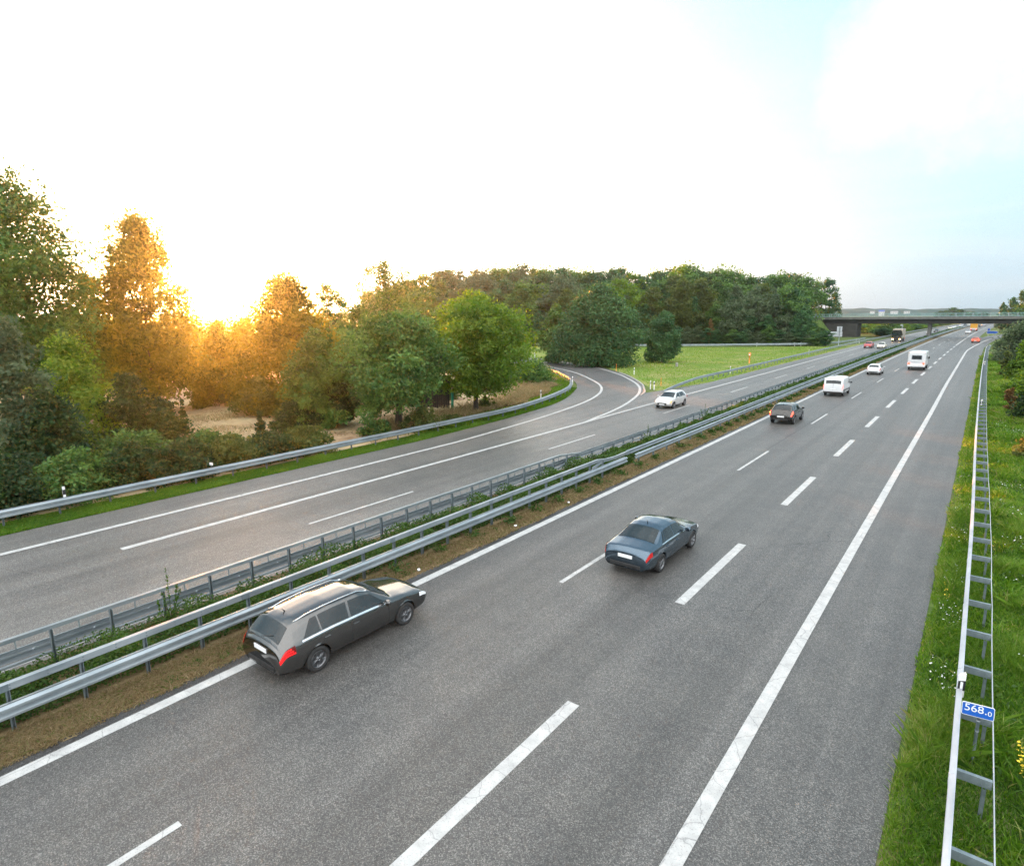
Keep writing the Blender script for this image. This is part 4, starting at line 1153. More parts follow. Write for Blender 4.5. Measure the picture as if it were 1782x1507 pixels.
# motorhome seen from behind
r = tag(empty('motorhome', (6.05, 109.2, 0), road_yaw(112)), 'white motorhome with a dark rear window in the middle lane', 'motorhome')
MB().box((0, 2.5, 1.64), (2.26, 4.9, 2.22), bev=.16).build('living_box', PAINT['white'], r)
MB().box((0, 4.9, 2.30), (2.16, 1.4, .80), bev=.2).build('overcab', PAINT['white'], r)
c = MB().box((0, 5.6, 1.12), (1.90, 1.5, 1.45), bev=.25, ).build('cab', PAINT['white'], r)
MB().box((0, 6.36, 1.45), (1.6, .05, .5), bev=.02).build('windscreen', M['glass'], c)
for s in (-1, 1): MB().box((s * .955, 5.7, 1.5), (.02, .8, .45), bev=.008).build('cab_window', M['glass'], c)
w_ = MB().box((0, .035, 1.92), (1.22, .05, .56), bev=.02).build('rear_window', M['glass'], r)
MB().box((0, .042, 1.92), (1.34, .04, .68), bev=.018).build('window_frame', M['sign_back'], w_)
MB().box((0, .0, .66), (2.22, .26, .34), bev=.07).build('rear_bumper', PAINT['white'], r)
for s in (-1, 1):
    MB().box((s * .93, .02, .98), (.22, .12, .34), bev=.03).build('tail_light', M['brake_lit'], r)
    MB().box((s * 1.02, .06, 2.58), (.12, .10, .06), bev=.02).build('marker_light', M['tail'], r)
    MB().box((s * 1.20, 5.35, 1.62), (.18, .12, .34), bev=.04).build('mirror', M['trim'], r)
    MB().box((s * 1.133, 2.4, 1.9), (.02, .9, .5), bev=.006).build('side_window', M['glass'], r)
MB().box((0, -.135, .68), (.52, .02, .11), bev=.005).build('licence_plate', M['plate'], r)
MB().box((0, .03, 1.22), (1.9, .03, .05)).build('stripe', M['sign_back'], r)
MB().box((0, 2.6, .50), (2.0, 4.6, .28)).build('chassis', M['trim'], r)
MB().box((0, 2.4, 2.80), (.5, .5, .10), bev=.04).build('roof_vent', PAINT['white'], r)
add_wheels(r, .98, (1.5, 5.35), .34, .22, 7)

def lorry(x, y, rz, label, cab_p, box_p, lit, tail_p=None):
    r = tag(empty('lorry', (x, y, 0), rz), label, 'lorry')     # front at local y=0, facing +y backwards: body runs to -y
    bx2 = MB().box((0, -5.2, 2.36), (2.5, 7.4, 2.75), bev=.05).build('cargo_box', PAINT[box_p], r)
    for s in (-1, 1):
        rb = MB()
        for k in range(7): rb.box((s * 1.256, -2.2 - k * 1.0, 2.36), (.012, .05, 2.6))
        rb.build('box_ribs', M['sign_back'], bx2)
    cab = MB(); cab.box((0, -.75, 1.95), (2.45, 1.5, 2.5), bev=.14); c = cab.build('cab', PAINT[cab_p], r)
    MB().box((0, .0, 2.28), (2.16, .06, .86), bev=.02).build('windscreen', M['glass'], c)
    MB().box((0, .02, 1.25), (1.7, .05, .62), bev=.015).build('grille', M['trim'], c)
    MB().box((0, .05, .68), (2.44, .22, .42), bev=.06).build('bumper', PAINT[cab_p], r)
    MB().box((0, -.2, 3.30), (2.2, .7, .35), bev=.12).build('roof_spoiler', PAINT[cab_p], c)
    for s in (-1, 1):
        MB().box((s * 1.226, -.6, 2.3), (.02, .8, .7), bev=.008).build('side_window', M['glass'], c)
        MB().box((s * .92, .15, .80), (.42, .07, .26), bev=.03).build('headlight', M[lit], r)
        MB().box((s * 1.40, .05, 2.25), (.20, .14, .75), bev=.05).build('mirror', M['trim'], c)
        MB().box((s * .95, -8.93, .85), (.40, .07, .18), bev=.02).build('tail_light', M['brake_lit'], r)
    MB().box((0, -5.0, .80), (1.0, 7.6, .24)).build('chassis', M['trim'], r)
    MB().box((0, -8.92, 2.36), (.03, .03, 2.6)).build('door_gap', M['trim'], bx2)
    if tail_p: MB().box((0, -8.90, 1.05), (2.4, .10, .55), bev=.02).build('tail_lift', PAINT[tail_p], r)
    for s in (-1, 1): MB().box((s * 1.15, -4.6, .75), (.06, 3.4, .5), bev=.02).build('side_guard', M['trim'], r)
    add_wheels(r, 1.05, (-1.3, -6.6, -7.8), .50, .30, 9)
    return r
lorry(-7.05, 213.4, math.pi + road_yaw(213), 'black-cabbed lorry with a beige box and lit headlights, coming under the bridge', 'black', 'beige', 'head_lit')
lorry(9.5, 344.9 + 9.0, road_yaw(345), 'yellow box lorry driving away beyond the bridge', 'yellow', 'yellow', 'head', 'white')
# ------------------------------------------------------------------ trees and shrubs
LEAF = {
    'green':  mat_leaf('leaf_green',  [(.026, .060, .014), (.054, .112, .024), (.094, .168, .036)], .22),
    'bright': mat_leaf('leaf_bright', [(.050, .095, .014), (.090, .160, .022), (.150, .215, .036)], .45),
    'olive':  mat_leaf('leaf_olive',  [(.040, .058, .016), (.068, .090, .024), (.100, .120, .036)]),
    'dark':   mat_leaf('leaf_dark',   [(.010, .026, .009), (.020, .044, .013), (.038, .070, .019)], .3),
    'amber':  mat_leaf('leaf_amber',  [(.042, .056, .013), (.078, .090, .019), (.120, .124, .027)], .6),
    'grey':   mat_leaf('leaf_grey',   [(.050, .078, .040), (.082, .115, .060), (.120, .155, .085)]),
    'deep':   mat_leaf('leaf_deep',   [(.018, .056, .021), (.032, .086, .030), (.056, .122, .040)], .18),
    'dry':    mat_leaf('leaf_dry',    [(.10, .062, .026), (.15, .095, .038), (.19, .13, .055)]),
}
M['bark'] = mat_noise('bark', (.035, .028, .02), (.075, .06, .045), 4, .9, detail=8, stretch=(3, 3, .6), bump=.5, bscale=12)
PROF = {
    'round':  [(0, .30), (.10, .62), (.25, .90), (.45, 1.0), (.65, .93), (.82, .70), (.93, .42), (1, .12)],
    'ovate':  [(0, .45), (.12, .82), (.28, 1.0), (.48, .96), (.64, .80), (.80, .56), (.92, .32), (1, .12)],
    'spiky':  [(0, .55), (.15, .85), (.35, 1.0), (.55, .92), (.72, .70), (.85, .45), (1, .15)],
    'dome':   [(0, .85), (.15, .98), (.35, 1.0), (.55, .9), (.75, .70), (.9, .42), (1, .12)],
    'column': [(0, .5), (.1, .85), (.3, 1.0), (.6, .88), (.8, .6), (.93, .3), (1, .06)],
    'umbel':  [(0, .55), (.10, .86), (.25, 1.0), (.5, 1.0), (.7, .92), (.86, .70), (.95, .45), (1, .2)],
    'airy':   [(0, .3), (.2, .75), (.45, 1.0), (.7, .9), (.88, .6), (1, .25)],
    'cone':   [(0, 1.0), (.2, .82), (.5, .52), (.8, .22), (1, .03)],
}
def leaf_quads(C, size, rng, outward=None, jit=.55, up=.35, aspect=.55):
    n = len(C)
    nr = rng.normal(size=(n, 3))
    nr /= np.linalg.norm(nr, axis=1)[:, None]
    if outward is not None: nr = nr + outward * .5
    nr[:, 2] += up
    nr /= np.linalg.norm(nr, axis=1)[:, None] + 1e-9
    a = rng.normal(size=(n, 3)); a[:, 2] -= .35
    a -= nr * (a * nr).sum(1)[:, None]; a /= np.linalg.norm(a, axis=1)[:, None] + 1e-9
    b = np.cross(nr, a)
    L = (size if np.ndim(size) == 0 else np.asarray(size).reshape(n, 1)) * rng.uniform(1 - jit, 1 + jit, n)[:, None]
    V = np.empty((n, 4, 3))
    V[:, 0] = C - a * L * .5
    V[:, 1] = C + b * L * .5 * aspect + a * L * .06
    V[:, 2] = C + a * L * .5 - nr * L * .12
    V[:, 3] = C - b * L * .5 * aspect + a * L * .06
    return V.reshape(-1, 3)
def quad_mesh(name, V, mat_, tint):
    n = len(V) // 4
    return raw_mesh(name, V, np.arange(n * 4), np.arange(n) * 4, [mat_], attr=np.repeat(tint, 4))
def crown_points(rng, prof, R_, z0, z1, nclump, per, rc, shell=.45, spikes=0, flat=.75):
    hs = np.array([p[0] for p in prof]); rs = np.array([p[1] for p in prof])
    C, O, T, cl = [], [], [], []
    ph = rng.uniform(0, 6.28, 6)
    k = 0
    w = rs / rs.sum()
    while k < nclump:
        h = rng.uniform(0, 1)
        r0 = np.interp(h, hs, rs)
        if rng.uniform() > .25 + .75 * r0: continue
        an = rng.uniform(0, 2 * math.pi)
        lump = 1 + .16 * math.sin(2 * an + ph[0] + 3 * h) + .13 * math.sin(3 * an + ph[1] - 5 * h) + .10 * math.sin(5 * an + ph[2] + 9 * h)
        u = rng.uniform() ** shell
        rr = max(0.0, r0 * lump * u * R_ - rc * .5)
        c = np.array([math.cos(an) * rr, math.sin(an) * rr, z0 + (z1 - z0) * h])
        cl.append((c, u, h)); k += 1
    for s in range(spikes):
        an = rng.uniform(0, 6.28); rr = R_ * rng.uniform(.0, .5)
        hh = rng.uniform(.94, 1.03)
        for q in range(4):
            cl.append((np.array([math.cos(an) * rr, math.sin(an) * rr, z0 + (z1 - z0) * (hh - .055 * (3 - q))]), -1 - q * .2, hh))
    for c, u, h in cl:
        m = int(per * rng.uniform(.6, 1.4)); r_ = rc * rng.uniform(.65, 1.35)
        if u < 0: m = int(per * .25); r_ = rc * .34
        d = rng.normal(size=(m, 3)); d /= np.linalg.norm(d, axis=1)[:, None] + 1e-9
        d *= (rng.uniform(0, 1, m) ** .5)[:, None] * r_
        d[:, 2] *= flat
        p = c + d
        C.append(p)
        o = p - np.array([0, 0, z0 + (z1 - z0) * .35]); o /= np.linalg.norm(o, axis=1)[:, None] + 1e-9
        O.append(o)
        T.append(np.clip(.48 + rng.uniform(-.42, .42) + rng.normal(0, .14, m), 0, 1))
    return np.concatenate(C), np.concatenate(O), np.concatenate(T), [c for c, u, h in cl if u >= 0]
def trunk_mesh(rng, H, z0, z1, R_, clumps, r_base, nlimb=14, lean=(0, 0)):
    mb = MB()
    top = z0 + (z1 - z0) * .72
    P = [(0, 0, -.4)]
    n = 7
    for i in range(1, n + 1):
        f = i / n
        P.append((lean[0] * f + rng.normal(0, .03) * R_ * f, lean[1] * f + rng.normal(0, .03) * R_ * f, top * f))
    rad = [r_base * 1.35] + [r_base * (1 - .86 * i / n) for i in range(1, n + 1)]
    mb.tube(P, rad, 8)
    P = np.array(P)
    idx = rng.permutation(len(clumps))[:nlimb]
    for j in idx:
        c = np.array(clumps[j])
        zb_ = min(top * .92, max(z0 * .75, c[2] - np.linalg.norm(c[:2]) * rng.uniform(.5, 1.0)))
        b_ = np.array([np.interp(zb_, P[:, 2], P[:, 0]), np.interp(zb_, P[:, 2], P[:, 1]), zb_])
        mid = (b_ + c) / 2 + rng.normal(0, .06, 3) * R_ - np.array([0, 0, .05 * R_])
        r0 = r_base * (1 - .8 * zb_ / top) * .55
        mb.tube([b_, b_ * .45 + mid * .55, mid * .5 + c * .5, c], [r0, r0 * .7, r0 * .4, r0 * .12], 6, caps=False)
    return mb
def make_tree(name, label, cat, loc, H, z0, R_, prof, leaf, seed, nclump=150, per=110, lsize=.26, rc=None, rb=None, shell=.45, spikes=0, group=None, nlimb=16, flat=.75, rz=0.0):
    rng = np.random.default_rng(seed)
    root = tag(empty(name, loc, rz), label, cat, group)
    rc = rc or R_ * .26
    C, O, T, cl = crown_points(rng, PROF[prof], R_, z0, H, nclump, per, rc, shell, spikes, flat)
    V = leaf_quads(C, lsize, rng, O)
    V[:, 2] = np.maximum(V[:, 2], .02)
    link('crown', quad_mesh('crown', V, LEAF[leaf], T), root)
    rb = rb or H * .017
    trunk_mesh(rng, H, max(z0, .3), H, R_, cl, rb, nlimb).build('trunk', M['bark'], root)
    return root
def survey(px, top, bot, hw, d):
    p = at(px, (top + bot) / 2, d)
    dep = float((p - CAM) @ FWD)
    return (p[0], p[1]), float(at(px, top, d)[2]), float(at(px, bot, d)[2]), hw / 1050 * dep

NEAR = [  # column, crown top, crown bottom, half width (surveyed in the photograph), distance, form, leaf, clumps, leaves, spikes, label
    (0, 300, 650, 150, 54, 'round', 'green', 340, 150, 3, 'tallest tree of the roadside clump, at the left edge above the brambles'),
    (160, 478, 680, 58, 74, 'airy', 'amber', 90, 110, 3, 'slim tree half hidden between the tallest tree and the ovate one'),
    (252, 386, 695, 112, 63, 'ovate', 'amber', 260, 130, 6, 'ovate tree just left of the setting sun, glowing amber'),
    (385, 566, 730, 62, 70, 'dome', 'amber', 110, 120, 3, 'low tree in the dip right below the sun'),
    (506, 490, 745, 104, 60, 'dome', 'amber', 250, 130, 9, 'orange-lit tree with thin leading shoots just right of the sun'),
    (572, 500, 650, 48, 84, 'round', 'green', 90, 110, 0, 'round-topped tree behind the orange-lit tree with shoots'),
    (552, 575, 772, 62, 50, 'dome', 'green', 130, 120, 2, 'shaggy tree leafed down to the ground beside the barrier'),
    (672, 457, 615, 72, 92, 'airy', 'green', 130, 85, 7, 'thin airy-crowned tree standing up behind the row'),
    (628, 540, 690, 60, 76, 'round', 'green', 120, 120, 1, 'middling tree below the airy crown, behind the roadside row'),
    (690, 550, 692, 104, 48, 'umbel', 'green', 210, 150, 1, 'broad tree with a thick ivied trunk beside the barrier'),
    (826, 519, 678, 95, 54, 'umbel', 'bright', 230, 170, 0, 'fresh green spreading tree nearest the loop ramp'),
]
for i, (px, tp, bt, hw, d, pf_, lf, nc, per, sk, lab) in enumerate(NEAR):
    (x, y), H, z0, R_ = survey(px, tp, bt, hw, d)
    rbs = .30 if lf == 'green' and pf_ == 'umbel' else .24
    make_tree('tree', lab, 'tree', (x, y, -.03), H, max(z0, .4), R_, pf_, lf, 100 + i, nc, per, .25 if d < 58 else .30, spikes=sk, rb=rbs, group='trees of the clump left of the motorway', shell=.42)
BACK = [(70, 560, 700, 60, 96, 'green', 'far back tree left of the slim tree, filling the gap by the tallest tree'), (130, 575, 700, 50, 90, 'green', 'back-row tree behind the yellow-green understorey tree'), (215, 560, 700, 60, 95, 'amber', 'back-row tree behind the left half of the ovate tree'), (300, 572, 700, 50, 92, 'amber', 'back-row tree behind the right half of the ovate tree'),
        (352, 578, 700, 40, 100, 'green', 'back-row tree left of the low tree below the sun'), (430, 560, 700, 46, 96, 'amber', 'back-row tree between the low tree and the shoot-topped tree'), (520, 548, 700, 52, 98, 'green', 'back-row tree behind the shoot-topped orange tree'), (590, 556, 690, 46, 100, 'green', 'back-row tree behind the round-topped tree'), (655, 560, 690, 46, 102, 'green', 'back-row tree under the airy crown'), (715, 545, 690, 44, 108, 'green', 'back-row tree behind the broad ivied tree'), (770, 540, 690, 44, 112, 'green', 'back-row tree left behind the fresh green tree'), (880, 560, 660, 40, 118, 'green', 'back-row tree right behind the fresh green tree')]
for i, (px, tp, bt, hw, d, lf, lab) in enumerate(BACK):
    (x, y), H, z0, R_ = survey(px, tp, bt, hw, d)
    make_tree('tree', lab, 'tree', (x, y, -.03), H, .4, R_, 'dome', lf, 200 + i, 90, 100, .40, rb=.2, group='back row of the clump left of the motorway')
def shrub(px, tp, bt, hw, d, prof, leaf, label, seed, nc=60, per=110, ls=.2, spikes=2, cat='bush', group=None, name='bush'):
    (x, y), H, z0, R_ = survey(px, tp, bt, hw, d)
    return make_tree(name, label, cat, (x, y, -.03), H, .15, R_, prof, leaf, seed, nc, per, ls, rc=R_ * .33, rb=.05, spikes=spikes, nlimb=8, group=group)
SHRUBS = [
    (22, 560, 800, 72, 41, 'dome', 'grey', 'grey-green tall shrub under the tallest tree at the left edge', 120, 150, .2),
    (128, 590, 780, 84, 47, 'dome', 'bright', 'yellow-green understorey tree left of the ovate tree', 130, 130, .2),
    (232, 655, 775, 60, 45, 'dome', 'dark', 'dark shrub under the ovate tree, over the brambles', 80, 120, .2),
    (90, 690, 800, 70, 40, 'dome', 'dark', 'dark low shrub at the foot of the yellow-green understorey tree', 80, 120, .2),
    (345, 640, 715, 36, 66, 'dome', 'amber', 'shrub in the field behind the low tree below the sun', 40, 110, .24),
    (455, 660, 735, 44, 58, 'dome', 'olive', 'dense low growth below the orange-lit tree with shoots', 50, 120, .22),
    (600, 640, 760, 46, 50, 'dome', 'dark', 'dark shrub beside the ivied trunk', 60, 120, .2),
    (650, 695, 765, 34, 45, 'dome', 'green', 'small leafy bush at the foot of the ivied trunk', 40, 120, .18),
    (738, 708, 752, 34, 46, 'dome', 'olive', 'low ragged bush by the barrier between the ivied and the fresh green tree', 34, 100, .16),
    (790, 722, 742, 20, 50, 'dome', 'olive', 'weedy tuft left of the fresh green tree trunk', 20, 80, .14),
    (845, 690, 722, 16, 56, 'dome', 'olive', 'weedy tuft right of the fresh green tree trunk', 20, 80, .14),
    (932, 630, 674, 44, 78, 'dome', 'green', 'rounded bush inside the loop ramp', 60, 130, .22),
    (897, 640, 672, 26, 80, 'dome', 'green', 'smaller bush touching the rounded bush inside the loop ramp', 36, 100, .22),
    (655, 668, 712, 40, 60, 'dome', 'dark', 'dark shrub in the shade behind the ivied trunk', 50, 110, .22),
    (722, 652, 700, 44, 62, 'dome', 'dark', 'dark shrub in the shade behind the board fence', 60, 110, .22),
    (775, 655, 698, 30, 64, 'dome', 'olive', 'olive shrub behind the green post', 44, 110, .22),
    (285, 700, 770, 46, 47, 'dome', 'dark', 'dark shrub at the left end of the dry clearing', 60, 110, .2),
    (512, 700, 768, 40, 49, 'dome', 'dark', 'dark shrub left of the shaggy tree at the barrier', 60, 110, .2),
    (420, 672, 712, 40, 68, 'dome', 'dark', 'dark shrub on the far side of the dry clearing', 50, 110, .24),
]
for i, (px, tp, bt, hw, d, pf_, lf, lab, nc, per, ls) in enumerate(SHRUBS):
    shrub(px, tp, bt, hw, d, pf_, lf, lab, 300 + i, nc, per, ls)
for i, (px, tp, base, hw, d, lab) in enumerate([(318, 690, 738, 11, 52, 'little dark cone-shaped shrub in the field under the ovate tree'), (453, 714, 757, 13, 47, 'little dark cone-shaped shrub in the field under the orange-lit tree')]):
    shrub(px, tp, base, hw, d, 'cone', 'dark', lab, 340 + i, 30, 90, .14, 0)

# brambles along the left barrier
rng0 = np.random.default_rng(5)
BR = ['at the left edge of the view', 'behind the delineator on the left barrier', 'right of the delineator on the left barrier', 'short of the white marker plate', 'behind the white marker plate', 'right of the white marker plate', 'thinning out toward the field', 'last before the shaggy tree']
for i, y in enumerate([3.6, 6.6, 9.4, 12.0, 14.6, 17.2, 19.6, 22.0]):
    make_tree('bramble_bush', 'mounded bramble bush behind the left barrier, ' + BR[i], 'bush', (-20.4 - .2 * (i % 2), y, -.03), [2.3, 2.5, 2.3, 2.2, 2.0, 1.8, 1.6, 1.5][i], .1, 2.0, 'dome', ['dark', 'dark', 'green', 'dark', 'dark', 'olive', 'dark', 'olive'][i], 400 + i, 110, 95, .17, rc=.55, rb=.04, nlimb=8, shell=.35, spikes=3, group='brambles behind the left barrier')
for i, (x, y, h) in enumerate([(-23.6, 4.5, 2.9), (-23.9, 9, 2.6), (-23.6, 13.2, 2.3), (-23.2, 17.2, 1.6)]):
    make_tree('bramble_bush', ['higher bramble mound under the grey-green shrub', 'higher bramble mound in front of the dark low shrub', 'higher bramble mound under the dark shrub', 'low bramble mound at the edge of the dry field'][i], 'bush', (x, y, -.03), h, .1, 2.4, 'dome', ['dark', 'dark', 'green', 'green'][i], 420 + i, 110, 90, .18, rc=.6, rb=.04, nlimb=8, shell=.35, spikes=3, group='brambles behind the left barrier')

# the big dark trees in the meadow
(x, y), H, z0, R_ = survey(1040, 501, 628, 72, 106)
make_tree('tree', 'big dense dark tree beside the loop ramp, leafed to the ground', 'tree', (x, y, -.03), H, .4, R_, 'dome', 'deep', 501, 330, 130, .36, rb=.3, shell=.38)
(x, y), H, z0, R_ = survey(968, 535, 622, 34, 112)
make_tree('tree', 'smaller lighter tree leaning against the big dark tree on its left', 'tree', (x, y, -.03), H, .4, R_, 'dome', 'green', 502, 110, 120, .34, rb=.2)
(x, y), H, z0, R_ = survey(1154, 546, 630, 37, 115)
make_tree('tree', 'round dark bushy tree standing alone in the meadow', 'tree', (x, y, -.03), H, .3, R_, 'dome', 'deep', 503, 140, 130, .34, rb=.2, shell=.4)

# ---- the wood behind the meadow: a few kinds, copied
KINDS = []
for j, (prof, leaf, R_, sp, nc) in enumerate([('round', 'deep', .30, 0, 92), ('umbel', 'green', .31, 0, 92), ('column', 'deep', .25, 0, 80), ('round', 'olive', .31, 0, 92), ('ovate', 'grey', .31, 0, 92), ('ovate', 'green', .28, 0, 84), ('round', 'grey', .33, 0, 92), ('umbel', 'deep', .29, 0, 84), ('umbel', 'bright', .32, 0, 92)]):
    rng = np.random.default_rng(600 + j)
    C, O, T, cl = crown_points(rng, PROF[prof], R_, .10, 1.0, nc, 66, R_ * .28, .40, sp)
    V = leaf_quads(C, .036, rng, O)
    V[:, 2] = np.maximum(V[:, 2], .0)
    cm = quad_mesh('crown', V, LEAF[leaf], T)
    mb = trunk_mesh(rng, 1.0, .2, 1.0, R_, cl, .013, 10)
    tm = bpy.data.meshes.new('trunk'); tm.from_pydata(mb.v, [], mb.f); tm.materials.append(M['bark']); tm.update()
    KINDS.append((cm, tm, R_))
def wood_tree(px, top, d, kind, label, group, hw=None, base=None):
    p = at(px, top, d)
    cm, tm, R_ = KINDS[kind]
    H = max(2.0, p[2] + .1)
    r = tag(empty('tree', (p[0], p[1], -.05), rngw.uniform(0, 6.28)), label, 'tree', group)
    s = H * rngw.uniform(.95, 1.15)
    if hw: s = hw / 1050 * float((p - CAM) @ FWD) / R_
    for nm, me in (('crown', cm), ('trunk', tm)):
        o = link(nm, me, r)
    r.scale = (s, s, H)
    return r
rngw = random.Random(11)
SKY = [(640, 505), (700, 492), (735, 478), (760, 470), (800, 472), (850, 471), (900, 467), (950, 466), (1000, 467), (1040, 472), (1080, 466), (1120, 474), (1150, 467), (1200, 459), (1230, 470), (1250, 467), (1280, 473), (1310, 478), (1340, 477), (1375, 474), (1400, 484), (1425, 487)]
sx, sy = [p[0] for p in SKY], [p[1] for p in SKY]
GB = 'back row of the wood behind the meadow'
px = 640.0
while px < 1404:
    wood_tree(px, np.interp(px, sx, sy) + rngw.uniform(-2, 7), 238 + rngw.uniform(-8, 12), rngw.choice([0, 1, 0, 5, 8, 6, 1]), 'tall deep green tree in the back row of the wood, forming its skyline', GB)
    px += rngw.uniform(13, 20)
GM = 'middle row of the wood behind the meadow'
px = 725.0
while px < 1402:
    wood_tree(px, np.interp(px, sx, sy) + rngw.uniform(16, 40), 206 + rngw.uniform(-6, 8), rngw.choice([0, 1, 3, 8, 6, 5, 1]), 'mid-height tree in the middle row of the wood, below the skyline', GM)
    px += rngw.uniform(17, 25)
LF = [(905, 540, 1, 'green tree of the wood edge seen just right of the fresh green tree'), (938, 545, 7, 'dark tree of the wood edge left of the big dark tree'), (985, 505, 3, 'olive tree rising behind the left shoulder of the big dark tree'),
      (1078, 486, 8, 'light green tree rising behind the right shoulder of the big dark tree'), (1120, 528, 0, 'deep green tree between the big dark tree and the round meadow tree'), (1135, 502, 3, 'olive tree above the round meadow tree'), (1172, 540, 8, 'yellow-green tree touching the right side of the round meadow tree'),
      (1190, 489, 3, 'left one of two tall olive trees in the wood edge'), (1222, 487, 3, 'right one of two tall olive trees in the wood edge'), (1208, 520, 7, 'dark tree below the two tall olive trees'), (1246, 530, 1, 'green tree right of the two tall olive trees'), (1282, 500, 4, 'first pale grey-green tree from the left in the wood edge'), (1318, 502, 6, 'tall rounded pale grey-green tree in the wood edge'),
      (1350, 514, 4, 'narrow pale grey-green tree in the wood edge'), (1300, 540, 0, 'deep green tree below the rounded pale tree'), (1372, 500, 1, 'green tree left of the dark trees by the bridge'), (1384, 506, 7, 'dark tree above the left end of the bridge'), (1338, 548, 2, 'narrow deep green tree low in the wood edge'), (1372, 546, 4, 'grey-green tree in front of the left bridge abutment'), (1396, 540, 0, 'deep green tree touching the left end of the bridge railing')]
for px, tp, k, lab in LF: wood_tree(px, tp, 188 + rngw.uniform(-4, 5), k, lab, 'front row of the wood behind the meadow')
wood_tree(1441, 489, 275, 7, 'loose dark tree behind the left end of the bridge', 'trees by the bridge', hw=25)
wood_tree(1454, 512, 280, 7, 'smaller loose tree right of the loose dark tree, behind the bridge', 'trees by the bridge', hw=16)
wood_tree(1424, 490, 272, 1, 'green tree joined to the loose dark tree behind the bridge', 'trees by the bridge', hw=22)
# undergrowth along the foot of the wood
px, k = 880.0, 0
while px < 1440:
    wood_tree(px, rngw.uniform(568, 584), 180 - (px < 1100) * 4 + rngw.uniform(0, 3), rngw.choice([0, 1, 7, 8, 4]), 'low bush in the undergrowth along the foot of the wood, behind the pale barrier', 'undergrowth along the foot of the wood', hw=rngw.uniform(13, 20))['category'] = 'bush'
    px += rngw.uniform(13, 19)
o = wood_tree(1237, 556, 181, 3, 'rust-brown dead bush in the undergrowth of the wood', 'undergrowth along the foot of the wood', hw=7)
o['category'] = 'bush'
o.children[0].data = o.children[0].data.copy(); o.children[0].data.materials[0] = LEAF['dry']

for px, tp, d, hw in [(1388, 556, 232, 15), (1404, 560, 236, 14), (1418, 565, 238, 12), (1430, 572, 240, 11), (1396, 574, 222, 14), (1412, 577, 224, 13), (1442, 578, 243, 9)]:
    wood_tree(px, tp, d, rngw.choice([0, 1, 7]), 'bush on the bank at the left end of the bridge', 'bushes on the bank left of the bridge', hw=hw)['category'] = 'bush'
# ---- right-hand verge
RS = [(1786, 560, 628, 44, 128, 'dome', 'grey', 'large grey-green willow bush hiding the right end of the bridge', 150, 110, .42),
      (1786, 594, 652, 28, 96, 'dome', 'bright', 'yellow-green bush in front of the willow bush', 80, 110, .30),
      (1814, 618, 690, 46, 78, 'dome', 'bright', 'yellow-green bush running out of view on the right', 90, 110, .26),
      (1752, 612, 640, 14, 100, 'dome', 'olive', 'small olive shrub left of the yellow-green bush', 30, 90, .26),
      (1818, 650, 725, 44, 62, 'dome', 'dark', 'dark bush lowest on the right verge', 90, 120, .22),
      (1760, 672, 700, 13, 66, 'dome', 'dry', 'small rusty shrub on the right verge', 26, 80, .18),
      (1822, 705, 790, 44, 46, 'dome', 'olive', 'straggling shrub at the right edge below the dark bush', 60, 90, .2)]
for i, (px, tp, bt, hw, d, pf_, lf, lab, nc, per, ls) in enumerate(RS):
    shrub(px, tp, bt, hw, d, pf_, lf, lab, 700 + i, nc, per, ls, 1)
for px, tp, d, k, hw, lab in [(1747, 526, 330, 2, 9, 'small dark tree left in the group above the right end of the bridge'), (1763, 517, 335, 0, 15, 'middle tree in the group above the right end of the bridge'), (1780, 507, 330, 5, 15, 'tall pale tree right in the group above the right end of the bridge'), (1800, 512, 330, 8, 18, 'yellow-green tree at the right edge above the bridge')]:
    wood_tree(px, tp, d, k, lab, 'trees above the right end of the bridge', hw=hw)
for px, tp, d, hw, lab in [(1640, 541, 800, 13, 'leftmost tree of the distant grove above the bridge'), (1658, 535, 820, 17, 'highest tree of the distant grove above the bridge'), (1674, 538, 810, 14, 'right shoulder tree of the distant grove above the bridge'), (1694, 542.5, 900, 10, 'low tree right of the distant grove'), (1712, 543, 900, 9, 'lowest tree far right of the distant grove')]:
    wood_tree(px, tp, d, 0, lab, 'distant grove above the bridge', hw=hw)
# bushes on the left side beyond the bridge
k = 0
for y in np.arange(262, 520, 8.0):
    x = -17.5 + cx(y) - rngw.uniform(0, 3)
    H = rngw.uniform(3.0, 4.8)
    cm, tm, R_ = KINDS[rngw.choice([8, 1, 8, 0])]
    r = tag(empty('bush', (x, y, -.05), rngw.uniform(0, 6)), 'green bush in the row beside the oncoming lanes beyond the bridge', 'bush', 'bushes beyond the bridge')
    link('crown', cm, r); link('trunk', tm, r); s = rngw.uniform(3.2, 5) / R_; r.scale = (s, s, H)

for y in np.arange(285, 430, 11.0):
    cm, tm, R_ = KINDS[rngw.choice([8, 1, 0])]
    r = tag(empty('bush', (-27 + cx(y) - rngw.uniform(0, 6), y, -.05), rngw.uniform(0, 6)), 'green bush in the second row beyond the bridge, behind the roadside bushes', 'bush', 'second row of bushes beyond the bridge')
    link('crown', cm, r); link('trunk', tm, r); s = rngw.uniform(4, 6) / R_; r.scale = (s, s, rngw.uniform(4.2, 5.6))
